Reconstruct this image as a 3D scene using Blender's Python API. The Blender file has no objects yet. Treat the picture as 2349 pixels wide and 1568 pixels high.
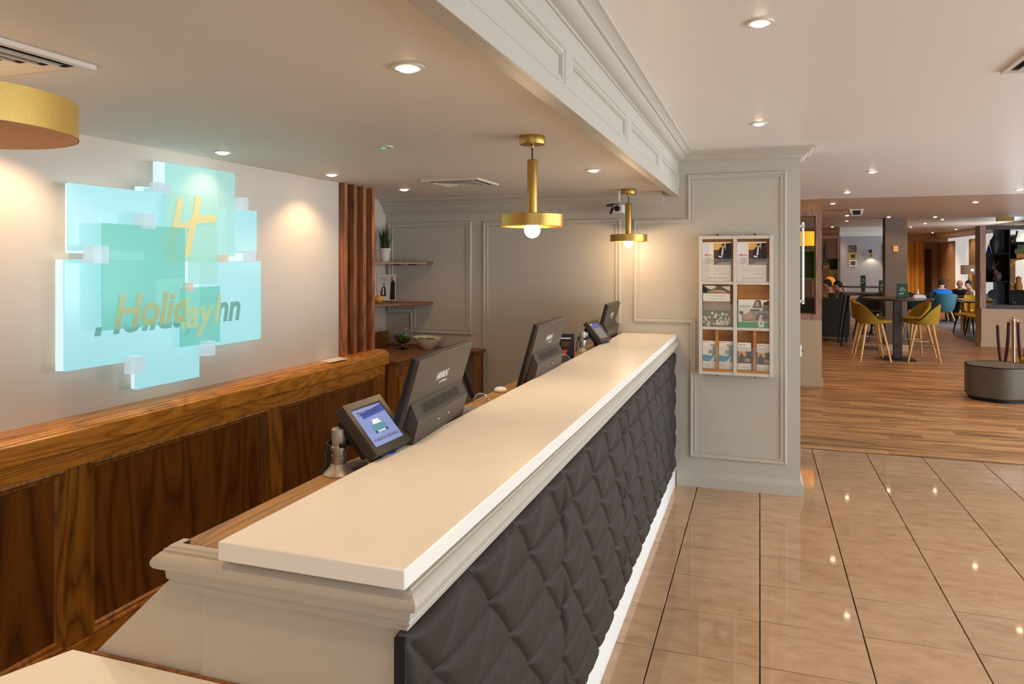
import bpy, bmesh, math, random
from mathutils import Vector, Matrix, Euler
random.seed(7)
C = bpy.context.scene.collection
SC = bpy.context.scene
PI = math.pi
# ------------------------------------------------------------ camera, world, light, exposure
W, H, F = 2349., 1568., 1665.
cam = bpy.data.cameras.new('camera'); co = bpy.data.objects.new('camera', cam); C.objects.link(co)
cam.sensor_width = 36.; cam.sensor_fit = 'HORIZONTAL'; cam.lens = F/W*36.
cam.shift_y = -184./W; cam.clip_start = .02; cam.clip_end = 100
co.location = (0, 0, 1.7); co.rotation_euler = (PI/2, 0, math.atan(568.5/F))
SC.camera = co
SC.view_settings.view_transform = 'Standard'; SC.view_settings.look = 'None'
SC.view_settings.gamma = 1; SC.view_settings.use_curve_mapping = False
SC.view_settings.exposure = -0.06
world = bpy.data.worlds.new('world'); SC.world = world; world.use_nodes = True
world.node_tree.nodes['Background'].inputs[0].default_value = (.82, .9, 1., 1)
world.node_tree.nodes['Background'].inputs[1].default_value = .9
WARM = (1., .66, .38); DAY = (.74, .88, 1.)
def area(name, loc, rot, sx, sy, power, col):
    l = bpy.data.lights.new(name, 'AREA'); l.shape = 'RECTANGLE'; l.size = sx; l.size_y = sy
    l.energy = power; l.color = col
    o = bpy.data.objects.new(name, l); C.objects.link(o); o.location = loc; o.rotation_euler = rot
    return o
# daylight through right-hand openings; added fill behind camera and in the dining room
area('daylight_right', (4.95, 3.6, 1.35), (0, -PI/2*1.0, 0), 2.1, 7.6, 300, DAY).rotation_euler = (0, PI/2, 0)
area('fill_behind', (1.9, -2.75, 1.35), (PI/2, 0, 0), 4.8, 2.1, 28, (.95, .96, 1.)).rotation_euler = (PI/2, 0, 0)  # unseen fill light added behind the camera
area('daylight_far', (8.9, 10.2, 1.35), (0, PI/2+.40, 0), 1.9, 4.6, 620, DAY)
area('fill_dining', (6.1, 21.8, 1.4), (0, PI/2, 0), 1.9, 1.5, 90, DAY)  # added fill in front of the closed right wall, brightens the dining room
# ------------------------------------------------------------ materials
def srgb(r, g, b):
    f = lambda c: (c/255/12.92) if c <= 10 else ((c/255+.055)/1.055)**2.4
    return (f(r), f(g), f(b), 1)
MATS = {}
def mat(name, col, rough=.5, metal=0., emit=None, es=0., noise=.0, nscale=40., bump=0., bscale=200., spec=.5, coat=0., trans=0., stretch=(1, 1, 1), ior=1.45):
    if name in MATS: return MATS[name]
    m = bpy.data.materials.new(name); m.use_nodes = True; nt = m.node_tree; p = nt.nodes['Principled BSDF']
    p.inputs['Base Color'].default_value = col; p.inputs['Roughness'].default_value = rough
    p.inputs['Metallic'].default_value = metal; p.inputs['Specular IOR Level'].default_value = spec
    p.inputs['Coat Weight'].default_value = coat; p.inputs['Transmission Weight'].default_value = trans; p.inputs['IOR'].default_value = ior
    if emit: p.inputs['Emission Color'].default_value = emit; p.inputs['Emission Strength'].default_value = es
    tc = nt.nodes.new('ShaderNodeTexCoord'); mp = nt.nodes.new('ShaderNodeMapping'); mp.inputs['Scale'].default_value = stretch
    nt.links.new(tc.outputs['Object'], mp.inputs[0])
    if noise > 0:
        n = nt.nodes.new('ShaderNodeTexNoise'); n.inputs['Scale'].default_value = nscale; n.inputs['Detail'].default_value = 5
        nt.links.new(mp.outputs[0], n.inputs['Vector'])
        r = nt.nodes.new('ShaderNodeValToRGB'); r.color_ramp.elements[0].position = .3; r.color_ramp.elements[1].position = .7
        r.color_ramp.elements[0].color = tuple(c*(1-noise) for c in col[:3])+(1,)
        r.color_ramp.elements[1].color = tuple(min(1, c*(1+noise)) for c in col[:3])+(1,)
        nt.links.new(n.outputs[0], r.inputs[0]); nt.links.new(r.outputs[0], p.inputs['Base Color'])
    if bump > 0:
        n2 = nt.nodes.new('ShaderNodeTexNoise'); n2.inputs['Scale'].default_value = bscale; n2.inputs['Detail'].default_value = 3
        b = nt.nodes.new('ShaderNodeBump'); b.inputs['Strength'].default_value = bump; b.inputs['Distance'].default_value = .002
        nt.links.new(mp.outputs[0], n2.inputs['Vector']); nt.links.new(n2.outputs[0], b.inputs['Height']); nt.links.new(b.outputs[0], p.inputs['Normal'])
    MATS[name] = m; return m
def wood(name, dark, light, axis='Z', rough=.35, scale=1., rings=True, rnd=False, coat=0.):
    """grain runs along axis"""
    if name in MATS: return MATS[name]
    m = bpy.data.materials.new(name); m.use_nodes = True; nt = m.node_tree; p = nt.nodes['Principled BSDF']
    p.inputs['Roughness'].default_value = rough; p.inputs['Coat Weight'].default_value = coat; p.inputs['Coat Roughness'].default_value = .25
    tc = nt.nodes.new('ShaderNodeTexCoord'); mp = nt.nodes.new('ShaderNodeMapping')
    st = {'X': (.14, 1, 1), 'Y': (1, .14, 1), 'Z': (1, 1, .14)}[axis]
    mp.inputs['Scale'].default_value = tuple(s*scale for s in st)
    nt.links.new(tc.outputs['Object'], mp.inputs[0])
    src = mp.outputs[0]
    if rnd:
        oi = nt.nodes.new('ShaderNodeObjectInfo'); add = nt.nodes.new('ShaderNodeVectorMath'); add.operation = 'ADD'
        cb = nt.nodes.new('ShaderNodeCombineXYZ'); mu = nt.nodes.new('ShaderNodeMath'); mu.operation = 'MULTIPLY'; mu.inputs[1].default_value = 37.
        nt.links.new(oi.outputs['Random'], mu.inputs[0]); nt.links.new(mu.outputs[0], cb.inputs[0]); nt.links.new(mu.outputs[0], cb.inputs[2])
        nt.links.new(src, add.inputs[0]); nt.links.new(cb.outputs[0], add.inputs[1]); src = add.outputs[0]
    n1 = nt.nodes.new('ShaderNodeTexNoise'); n1.inputs['Scale'].default_value = 4.6; n1.inputs['Detail'].default_value = 1.2; n1.inputs['Distortion'].default_value = .25
    nt.links.new(src, n1.inputs['Vector'])
    mul = nt.nodes.new('ShaderNodeMath'); mul.operation = 'MULTIPLY'; mul.inputs[1].default_value = 24. if rings else 6.
    nt.links.new(n1.outputs[0], mul.inputs[0])
    fr = nt.nodes.new('ShaderNodeMath'); fr.operation = 'PINGPONG'; fr.inputs[1].default_value = 1.
    nt.links.new(mul.outputs[0], fr.inputs[0])
    n2 = nt.nodes.new('ShaderNodeTexNoise'); n2.inputs['Scale'].default_value = 60.; n2.inputs['Detail'].default_value = 4
    nt.links.new(src, n2.inputs['Vector'])
    pw = nt.nodes.new('ShaderNodeMath'); pw.operation = 'POWER'; pw.inputs[1].default_value = .55 if rings else 1.
    nt.links.new(fr.outputs[0], pw.inputs[0])
    mx = nt.nodes.new('ShaderNodeMix'); mx.inputs[0].default_value = .5
    nt.links.new(pw.outputs[0], mx.inputs[2]); nt.links.new(n2.outputs[0], mx.inputs[3])
    r = nt.nodes.new('ShaderNodeValToRGB'); r.color_ramp.elements[0].color = dark; r.color_ramp.elements[1].color = light
    r.color_ramp.elements[0].position = .22; r.color_ramp.elements[1].position = .74
    nt.links.new(mx.outputs[0], r.inputs[0])
    out = r.outputs[0]
    if rnd:
        hs = nt.nodes.new('ShaderNodeHueSaturation'); mr = nt.nodes.new('ShaderNodeMapRange'); mr.inputs[3].default_value = .72; mr.inputs[4].default_value = 1.18
        nt.links.new(oi.outputs['Random'], mr.inputs[0]); nt.links.new(mr.outputs[0], hs.inputs['Value']); nt.links.new(out, hs.inputs['Color']); out = hs.outputs[0]
    nt.links.new(out, p.inputs['Base Color'])
    b = nt.nodes.new('ShaderNodeBump'); b.inputs['Strength'].default_value = .12; b.inputs['Distance'].default_value = .001
    nt.links.new(n2.outputs[0], b.inputs['Height']); nt.links.new(b.outputs[0], p.inputs['Normal'])
    MATS[name] = m; return m
def glassy(name, tint, alpha, emit, es, rough=.25):
    """translucent sheet: part tinted see-through, part lit frosted glass"""
    m = bpy.data.materials.new(name); m.use_nodes = True; nt = m.node_tree; p = nt.nodes['Principled BSDF']
    p.inputs['Base Color'].default_value = tuple(c*(.22 if emit else 1) for c in tint[:3])+(1,); p.inputs['Roughness'].default_value = rough
    if emit: p.inputs['Emission Color'].default_value = emit; p.inputs['Emission Strength'].default_value = es
    t = nt.nodes.new('ShaderNodeBsdfTransparent'); t.inputs[0].default_value = tint
    mx = nt.nodes.new('ShaderNodeMixShader'); mx.inputs[0].default_value = alpha
    nt.links.new(t.outputs[0], mx.inputs[1]); nt.links.new(p.outputs[0], mx.inputs[2])
    nt.links.new(mx.outputs[0], nt.nodes['Material Output'].inputs[0]); MATS[name] = m; return m
M = {}
M['paint'] = mat('grey_paint', srgb(190, 182, 168), .45, bump=.08, bscale=300)
M['paint_front'] = mat('grey_paint_counter', srgb(192, 182, 166), .4, bump=.1, bscale=260)
M['wall'] = mat('cream_wall', srgb(208, 195, 180), .7, bump=.15, bscale=180)
M['white_wall'] = mat('white_wall', srgb(232, 230, 224), .7)
M['ceil'] = mat('ceiling_paint', srgb(226, 217, 205), .6, bump=.06, bscale=150)
M['ceil_lobby'] = mat('lobby_ceiling_paint', srgb(240, 236, 230), .35)
M['ceil_far'] = mat('ceiling_paint_dimmed', srgb(190, 168, 146), .45)  # same paint as the lobby ceiling, dim warm light put into the colour
M['white'] = mat('white_gloss', srgb(240, 236, 228), .35)
M['slab'] = mat('white_solid_surface', srgb(244, 238, 226), .32, noise=.02, nscale=3, spec=.4)
M['oak'] = wood('oak_light_h', srgb(150, 88, 24), srgb(212, 142, 52), 'Y', .3, 2.0, coat=.3)
M['oakv'] = wood('oak_v', srgb(102, 60, 16), srgb(176, 114, 42), 'Z', .35, 1.2, coat=.2)
M['oakdark'] = wood('oak_dark_v', srgb(82, 45, 14), srgb(136, 82, 30), 'Z', .35, .8, coat=.2)
M['oakx'] = wood('oak_x', srgb(124, 88, 44), srgb(184, 136, 76), 'Y', .5, 1.6)
M['cab'] = wood('cabinet_oak', srgb(104, 62, 28), srgb(160, 102, 48), 'Z', .4, 1.2)
M['cabx'] = wood('cabinet_oak_top', srgb(84, 50, 24), srgb(142, 90, 42), 'X', .3, 1.2)
M['rackwood'] = wood('rack_wood', srgb(150, 94, 36), srgb(192, 130, 60), 'X', .45, .8)
M['rackwhite'] = mat('rack_paint', srgb(212, 202, 190), .4)
M['seam'] = mat('seam_thread', srgb(18, 15, 14), .8)
M['slat'] = wood('slat_mahogany', srgb(112, 64, 38), srgb(164, 102, 64), 'Z', .45, 1., rnd=True)
M['shelf'] = wood('shelf_wood', srgb(96, 56, 30), srgb(150, 92, 52), 'X', .4, 1.3)
M['divwood'] = wood('divider_wood', srgb(122, 88, 72), srgb(170, 130, 108), 'Z', .5, 1.2)
M['divdark'] = wood('divider_dark_wood', srgb(40, 26, 22), srgb(66, 46, 40), 'Z', .5, 1.2)
M['plank'] = wood('plank_floor', srgb(130, 88, 50), srgb(198, 148, 98), 'X', .38, 1.3, rings=False, rnd=True)
M['plank_far'] = wood('plank_floor_far', srgb(130, 88, 50), srgb(198, 148, 98), 'X', .38, 1.3, rings=False)
M['leglight'] = wood('beech_leg', srgb(176, 124, 66), srgb(214, 164, 98), 'Z', .4, 1.5)
M['tabletop'] = wood('dark_tabletop', srgb(46, 30, 24), srgb(84, 58, 46), 'X', .35, 1.)
M['grout'] = mat('dark_grout', srgb(84, 74, 68), .8)
M['brass'] = mat('brushed_brass', srgb(196, 158, 84), .32, 1., bump=.25, bscale=60, stretch=(1, 1, 14))
M['brassin'] = mat('brass_inside', srgb(210, 176, 110), .5, 1.)
M['chrome'] = mat('chrome', srgb(225, 225, 228), .12, 1.)
M['steel'] = mat('satin_steel', srgb(176, 172, 166), .3, .9)
M['silver'] = mat('silver_plastic', srgb(176, 170, 158), .35, .4)
M['black'] = mat('black_plastic', srgb(20, 19, 20), .4)
M['blackmatt'] = mat('black_matt', srgb(14, 13, 13), .7)
M['monback'] = mat('monitor_back', srgb(70, 63, 55), .42, .25, noise=.05, nscale=300)
M['termbody'] = mat('terminal_body', srgb(70, 62, 54), .38, .3, noise=.05, nscale=400)
M['leather'] = mat('quilted_leather', srgb(55, 46, 41), .58, noise=.08, nscale=30, bump=.2, bscale=500, spec=.28)
M['leather_pouf'] = mat('pouf_leather', srgb(92, 82, 68), .5, noise=.08, nscale=8, bump=.2, bscale=200)
M['mustard'] = mat('mustard_fabric', srgb(152, 118, 24), .9, noise=.08, nscale=120)
M['mustard_lt'] = mat('yellow_fabric', srgb(206, 170, 40), .85)
M['teal'] = mat('teal_fabric', srgb(50, 92, 100), .85, noise=.06, nscale=60)
M['darksofa'] = mat('sofa_fabric', srgb(50, 48, 40), .9)
M['bluewall'] = mat('bluegrey_wall', srgb(178, 172, 176), .8)
M['brownwall'] = mat('brown_wall', srgb(176, 146, 116), .8)
M['colm'] = mat('column_paint', srgb(108, 92, 80), .7)
M['lowwall'] = mat('low_wall_paint', srgb(186, 160, 130), .7)
M['curtain'] = mat('curtain_fabric', srgb(222, 172, 74), .85)
M['green'] = mat('green_panel', srgb(76, 84, 34), .7)
M['amber'] = mat('amber_glass', srgb(230, 150, 20), .15, trans=.5)
M['shade_or'] = mat('orange_shade', srgb(250, 170, 30), .7, emit=srgb(255, 160, 20), es=.85)
M['shade_gr'] = mat('grey_shade', srgb(150, 130, 116), .8, emit=srgb(170, 125, 90), es=.25)
M['drum'] = mat('gold_drum_fabric', srgb(214, 176, 92), .38, .55, bump=.3, bscale=500, stretch=(1, 1, .1))
M['drumin'] = mat('drum_lining', srgb(160, 124, 98), .7)
M['lamp_em'] = mat('lamp_glow', srgb(255, 230, 190), .5, emit=(1., .80, .52, 1), es=22.)
M['bulb'] = mat('bulb_glow', srgb(255, 235, 200), .3, emit=(1., .74, .42, 1), es=26.)
M['rim'] = mat('downlight_rim', srgb(214, 204, 190), .4)
M['dlcav'] = mat('downlight_baffle', srgb(240, 200, 150), .4, .4, emit=(1., .7, .4, 1), es=.8)
M['vent_dark'] = mat('vent_shadow', srgb(30, 28, 26), .8)
M['led'] = mat('green_led', srgb(90, 230, 150), .5, emit=(.2, .9, .5, 1), es=1.2)
M['pot'] = mat('white_pot', srgb(222, 206, 190), .5)
M['leaf'] = mat('grass_leaf', srgb(34, 66, 24), .5, noise=.35, nscale=30)
M['soil'] = mat('soil', srgb(40, 28, 20), .9)
M['ceramic'] = mat('ceramic_bowl', srgb(232, 214, 192), .25)
M['lime'] = mat('lime_skin', srgb(54, 108, 24), .35, noise=.2, nscale=20)
M['sweets'] = mat('green_wrapper', srgb(50, 128, 50), .25, noise=.3, nscale=60)
M['glass'] = mat('clear_glass', (1, 1, 1, 1), .02, trans=1., ior=1.45)
M['orange'] = mat('orange_skin', srgb(220, 150, 60), .5, noise=.08, nscale=60, bump=.3, bscale=120)
M['paper'] = mat('paper_white', srgb(238, 230, 220), .55)
M['acrylic'] = glassy('clear_acrylic', (.96, .96, .94, 1), .07, None, 0, .1)
M['red'] = mat('red_print', srgb(214, 86, 62), .5); M['greyp'] = mat('grey_print', srgb(160, 150, 142), .6)
M['navy'] = mat('navy_print', srgb(34, 30, 48), .5); M['brownp'] = mat('brown_print', srgb(92, 54, 34), .5)
M['yellowp'] = mat('gold_print', srgb(224, 176, 84), .5); M['skinp'] = mat('skin_print', srgb(196, 140, 112), .5)
M['bluep'] = mat('blue_print', srgb(44, 150, 190), .5); M['greenp'] = mat('green_print', srgb(36, 150, 60), .5)
M['olivep'] = mat('olive_print', srgb(96, 98, 70), .6, noise=.5, nscale=90); M['flower'] = mat('flower_print', srgb(214, 206, 184), .6, noise=.2, nscale=80)
M['tanp'] = mat('tan_print', srgb(146, 132, 112), .6, noise=.15, nscale=30); M['blackp'] = mat('black_print', srgb(24, 20, 22), .5)
M['whitep'] = mat('white_print', srgb(232, 226, 216), .5)
M['screen'] = mat('lcd_screen', srgb(60, 66, 92), .08, emit=srgb(150, 164, 214), es=.75)
M['screen2'] = mat('lcd_screen_dim', srgb(80, 74, 74), .12, emit=srgb(150, 136, 134), es=.4)
M['scr_blue'] = mat('screen_blue', srgb(30, 40, 100), .1, emit=srgb(70, 96, 176), es=.6)
M['scr_dark'] = mat('screen_text', srgb(60, 40, 60), .2, emit=srgb(104, 70, 84), es=.3)
M['scr_teal'] = mat('screen_car', srgb(60, 110, 120), .2, emit=srgb(96, 140, 152), es=.6)
M['scr_lt'] = mat('screen_light', srgb(180, 180, 190), .2, emit=srgb(190, 190, 200), es=.7)
M['skin'] = mat('skin', srgb(206, 150, 122), .5); M['hair'] = mat('dark_hair', srgb(26, 20, 18), .7)
M['blueshirt'] = mat('blue_tshirt', srgb(8, 104, 190), .8); M['blackshirt'] = mat('black_shirt', srgb(24, 24, 22), .8)
M['paleshirt'] = mat('pale_shirt', srgb(214, 186, 164), .8); M['navysuit'] = mat('navy_suit', srgb(16, 18, 34), .8)
M['oliveshirt'] = mat('olive_jacket', srgb(48, 42, 30), .8); M['trouser'] = mat('dark_trousers', srgb(24, 24, 30), .85)
M['shoe'] = mat('grey_shoe', srgb(120, 116, 124), .7)
M['rope'] = mat('red_rope', srgb(66, 8, 14), .7); M['rug'] = mat('grey_rug', srgb(96, 88, 88), .95, noise=.15, nscale=30)
M['cardgreen'] = mat('menu_green', srgb(40, 66, 54), .6); M['cream'] = mat('cream_print', srgb(206, 204, 178), .6)
M['darkvase'] = mat('dark_vase', srgb(40, 36, 32), .6, noise=.2, nscale=40); M['figbrown'] = mat('figurine_brown', srgb(78, 58, 50), .6)
M['vasegrey'] = mat('grey_mottled_vase', srgb(86, 72, 70), .6, noise=.4, nscale=40)
M['basket'] = mat('wicker', srgb(178, 116, 58), .8, noise=.2, nscale=90); M['boxblack'] = mat('shelf_box_black', srgb(14, 12, 12), .8)
M['ywood'] = mat('yellow_strut', srgb(202, 160, 40), .6); M['slate'] = mat('slate_panel', srgb(72, 88, 116), .7)
M['whiteem'] = mat('white_wall_glow', srgb(236, 238, 236), .8, emit=(.86, .93, .95, 1), es=.5)  # white wall surface, its brightness put in as emission
M['pureblue'] = mat('blue_glass', srgb(20, 60, 230), .3)
# tile material
def tile_mat():
    m = bpy.data.materials.new('beige_tile'); m.use_nodes = True; nt = m.node_tree; p = nt.nodes['Principled BSDF']
    p.inputs['Roughness'].default_value = .045; p.inputs['Specular IOR Level'].default_value = .55
    oi = nt.nodes.new('ShaderNodeObjectInfo'); tc = nt.nodes.new('ShaderNodeTexCoord'); add = nt.nodes.new('ShaderNodeVectorMath'); add.operation = 'ADD'
    sc = nt.nodes.new('ShaderNodeVectorMath'); sc.operation = 'SCALE'; sc.inputs['Scale'].default_value = 91.
    nt.links.new(oi.outputs['Random'], sc.inputs[0]); nt.links.new(tc.outputs['Object'], add.inputs[0]); nt.links.new(sc.outputs[0], add.inputs[1])
    mp = nt.nodes.new('ShaderNodeMapping'); mp.inputs['Scale'].default_value = (1, 2.2, 1); nt.links.new(add.outputs[0], mp.inputs[0])
    n = nt.nodes.new('ShaderNodeTexNoise'); n.inputs['Scale'].default_value = 6; n.inputs['Detail'].default_value = 8; n.inputs['Roughness'].default_value = .7
    nt.links.new(mp.outputs[0], n.inputs['Vector'])
    r = nt.nodes.new('ShaderNodeValToRGB'); e = r.color_ramp.elements
    e[0].position = .33; e[0].color = srgb(170, 134, 103); e[1].position = .68; e[1].color = srgb(200, 165, 130)
    k = e.new(.44); k.color = srgb(186, 149, 114)
    nt.links.new(n.outputs[0], r.inputs[0])
    hs = nt.nodes.new('ShaderNodeHueSaturation'); mr = nt.nodes.new('ShaderNodeMapRange'); mr.inputs[3].default_value = .94; mr.inputs[4].default_value = 1.04
    nt.links.new(oi.outputs['Random'], mr.inputs[0]); nt.links.new(mr.outputs[0], hs.inputs['Value']); nt.links.new(r.outputs[0], hs.inputs['Color'])
    nt.links.new(hs.outputs[0], p.inputs['Base Color']); return m
M['tile'] = tile_mat()
# ------------------------------------------------------------ helpers
class MB:
    def __init__(s): s.v = []; s.f = []; s.m = []; s.cur = 0; s.T = Matrix()
    def add(s, vs, fs):
        b = len(s.v); s.v += [tuple(s.T @ Vector(v)) for v in vs]; s.f += [tuple(b+i for i in f) for f in fs]; s.m += [s.cur]*len(fs); return s
    def box(s, x0, y0, z0, x1, y1, z1):
        x0, x1 = min(x0, x1), max(x0, x1); y0, y1 = min(y0, y1), max(y0, y1); z0, z1 = min(z0, z1), max(z0, z1)
        return s.add([(x0, y0, z0), (x1, y0, z0), (x1, y1, z0), (x0, y1, z0), (x0, y0, z1), (x1, y0, z1), (x1, y1, z1), (x0, y1, z1)],
              [(0, 3, 2, 1), (4, 5, 6, 7), (0, 1, 5, 4), (1, 2, 6, 5), (2, 3, 7, 6), (3, 0, 4, 7)])
    def prism(s, poly, a, b, plane='XY'):
        """poly extruded from a to b along the remaining axis"""
        mp = {'XY': lambda u, v, w: (u, v, w), 'XZ': lambda u, v, w: (u, w, v), 'YZ': lambda u, v, w: (w, u, v)}[plane]
        ar = sum(poly[i][0]*poly[(i+1) % len(poly)][1]-poly[(i+1) % len(poly)][0]*poly[i][1] for i in range(len(poly)))
        if (ar < 0) != (plane == 'XZ'): poly = poly[::-1]
        n = len(poly); vs = [mp(u, v, a) for u, v in poly]+[mp(u, v, b) for u, v in poly]
        fs = [tuple(range(n))[::-1], tuple(range(n, 2*n))]+[(i, (i+1) % n, n+(i+1) % n, n+i) for i in range(n)]
        return s.add(vs, fs)
    def lathe(s, prof, n=32, c=(0, 0, 0), cap0=True, cap1=True, ang=2*PI):
        vs = []; fs = []; k = len(prof)
        for i in range(n):
            a = ang*i/n
            for r, z in prof: vs.append((c[0]+r*math.cos(a), c[1]+r*math.sin(a), c[2]+z))
        for i in range(n):
            j = (i+1) % n
            for q in range(k-1): fs.append((i*k+q, j*k+q, j*k+q+1, i*k+q+1))
        if cap0: fs.append(tuple(i*k for i in range(n))[::-1])
        if cap1: fs.append(tuple(i*k+k-1 for i in range(n)))
        return s.add(vs, fs)
    def tube(s, pts, r, n=8, r2=None, caps=True):
        pts = [Vector(p) for p in pts]; k = len(pts); vs = []; fs = []
        up = None
        for i, p in enumerate(pts):
            t = (pts[min(i+1, k-1)]-pts[max(i-1, 0)]).normalized()
            if up is None:
                up = Vector((0, 0, 1)) if abs(t.z) < .9 else Vector((1, 0, 0))
            a = t.cross(up).normalized(); b = a.cross(t).normalized(); up = b
            rr = r if r2 is None else r+(r2-r)*i/(k-1)
            for j in range(n):
                an = 2*PI*j/n; vs.append(p+a*rr*math.cos(an)+b*rr*math.sin(an))
        for i in range(k-1):
            for j in range(n):
                fs.append((i*n+j, (i+1)*n+j, (i+1)*n+(j+1) % n, i*n+(j+1) % n))
        if caps: fs.append(tuple(range(n))); fs.append(tuple((k-1)*n+j for j in range(n))[::-1])
        return s.add([tuple(v) for v in vs], fs)
    def sphere(s, c, r, n=14, m=8, sc=(1, 1, 1)):
        prof = [(max(1e-4, math.sin(PI*i/m))*r, -math.cos(PI*i/m)*r) for i in range(m+1)]
        vs = []; fs = []; k = m+1
        for i in range(n):
            a = 2*PI*i/n
            for rr, z in prof: vs.append((c[0]+rr*math.cos(a)*sc[0], c[1]+rr*math.sin(a)*sc[1], c[2]+z*sc[2]))
        for i in range(n):
            j = (i+1) % n
            for q in range(m): fs.append((i*k+q, j*k+q, j*k+q+1, i*k+q+1))
        return s.add(vs, fs)
    def build(s, name, mats, parent=None, loc=None, rot=None, smooth=35, bevel=0, kind=None, seg=2):
        if not isinstance(mats, (list, tuple)): mats = [mats]
        me = bpy.data.meshes.new(name); me.from_pydata(s.v, [], s.f); me.validate()
        for m in mats: me.materials.append(m)
        if len(mats) > 1 and len(me.polygons) == len(s.m): me.polygons.foreach_set('material_index', s.m)
        bm = bmesh.new(); bm.from_mesh(me); bmesh.ops.recalc_face_normals(bm, faces=bm.faces); bm.to_mesh(me); bm.free()
        if smooth:
            me.shade_smooth(); me.set_sharp_from_angle(angle=math.radians(smooth))
        o = bpy.data.objects.new(name, me); C.objects.link(o)
        if parent: o.parent = parent
        if loc: o.location = loc
        if rot: o.rotation_euler = rot
        if bevel:
            b = o.modifiers.new('bevel', 'BEVEL'); b.width = bevel; b.segments = seg; b.limit_method = 'ANGLE'
        if kind: o['kind'] = kind
        return o
def tag(o, label, cat, group=None):
    o['label'] = label; o['category'] = cat
    if group: o['group'] = group
    return o
def thing(name, label, cat, loc=(0, 0, 0), rz=0, group=None, rot=None):
    o = bpy.data.objects.new(name, None); C.objects.link(o); o.location = loc; o.rotation_euler = rot or (0, 0, rz)
    o.empty_display_size = .1
    return tag(o, label, cat, group)
def struct(name):
    o = bpy.data.objects.new(name, None); C.objects.link(o); o['kind'] = 'structure'; return o
def copytree(o, loc, rz, label=None, parent=None):
    c = o.copy(); C.objects.link(c)
    if parent: c.parent = parent
    else:
        c.location = loc; c.rotation_euler = (0, 0, rz)
        if label: c['label'] = label
    for ch in list(o.children): copytree(ch, None, None, None, c)
    return c
def sweep(mb, pts, prof, closed, fn):
    """pts 2D path; prof list of (offset to the right of travel, height); fn(u,v,h)->xyz ; mitred"""
    n = len(pts); P = [Vector(p) for p in pts]; rows = []
    for i in range(n):
        d1 = (P[i]-P[i-1]).normalized() if (closed or i > 0) else None
        d2 = (P[(i+1) % n]-P[i]).normalized() if (closed or i < n-1) else None
        if d1 is None: d1 = d2
        if d2 is None: d2 = d1
        n1 = Vector((d1.y, -d1.x)); n2 = Vector((d2.y, -d2.x)); b = (n1+n2)
        b = b/(b.dot(n1)) if b.length > 1e-6 else n1
        rows.append([fn(P[i].x+b.x*o, P[i].y+b.y*o, h) for o, h in prof])
    k = len(prof); vs = [v for r in rows for v in r]; fs = []
    for i in range(n if closed else n-1):
        j = (i+1) % n
        for q in range(k-1): fs.append((i*k+q, j*k+q, j*k+q+1, i*k+q+1))
    if not closed:
        fs.append(tuple(range(k))); fs.append(tuple((n-1)*k+q for q in range(k))[::-1])
    mb.add(vs, fs)
def text_mesh(name, body, size, m, parent, mtx, shear=0., off=0., ext=.0006, width=None, height=None, align='LEFT'):
    cu = bpy.data.curves.new(name, 'FONT'); cu.body = body; cu.size = size; cu.shear = shear; cu.offset = off; cu.extrude = ext; cu.align_x = align
    cu.resolution_u = 3
    t = bpy.data.objects.new(name, cu); C.objects.link(t); bpy.context.view_layer.update()
    me = bpy.data.meshes.new_from_object(t.evaluated_get(bpy.context.evaluated_depsgraph_get()))
    bpy.data.objects.remove(t); me.materials.clear(); me.materials.append(m)
    xs = [v.co.x for v in me.vertices]; ys = [v.co.y for v in me.vertices]
    sx = width/(max(xs)-min(xs)) if width else 1; sy = height/(max(ys)-min(ys)) if height else sx
    if width and not height: sy = sx
    x0 = min(xs) if align == 'LEFT' else 0; y0 = min(ys)
    for v in me.vertices: v.co = Vector(((v.co.x-x0)*sx, (v.co.y-y0)*sy, v.co.z))
    me.transform(mtx)
    o = bpy.data.objects.new(name, me); C.objects.link(o)
    if parent: o.parent = parent
    return o
# moulding frame on a wall. prof: (inset, height)
MP = [(0, 0), (0, .008), (.006, .016), (.014, .016), (.018, .010), (.03, .007), (.033, .011), (.039, .011), (.042, 0)]
def frame_prof(w, h):
    return [(a*w/.042, b*h/.016) for a, b in MP]
onY = lambda Y: (lambda u, v, h: (u, Y-h, v))            # wall facing -Y
onX = lambda X, s=1: (lambda u, v, h: (X+s*h, u, v))     # wall facing +X : u = Y
# ============================================================ STRUCTURE
ZC = 2.235; ZL = 2.53; WX = -2.70; YW = 5.66
# ---- floor
fl = struct('floor')
MB().box(-3.4, -2.8, -.06, 5.0, 7.125, -.012).build('grout_bed', M['grout'], fl)
TX, TY = .4457, .4086
t0 = MB().box(-TX/2+.003, -TY/2+.0024, -.010, TX/2-.003, TY/2-.0024, 0).build('tile', M['tile'], fl, bevel=.001, seg=1)
first = True
y0 = 3.223-TY*9
for i in range(-2, 11):
    for j in range(0, 19):
        x = (i+.5)*TX; y = y0+(j+.5)*TY
        if x < -.72: continue
        if y > 7.0:
            continue
        if y > YW-.1 and x < .2: continue
        o = t0 if first else t0.copy()
        if not first: C.objects.link(o)
        first = False; o.location = (x, y, random.uniform(-.0006, .0002))
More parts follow.
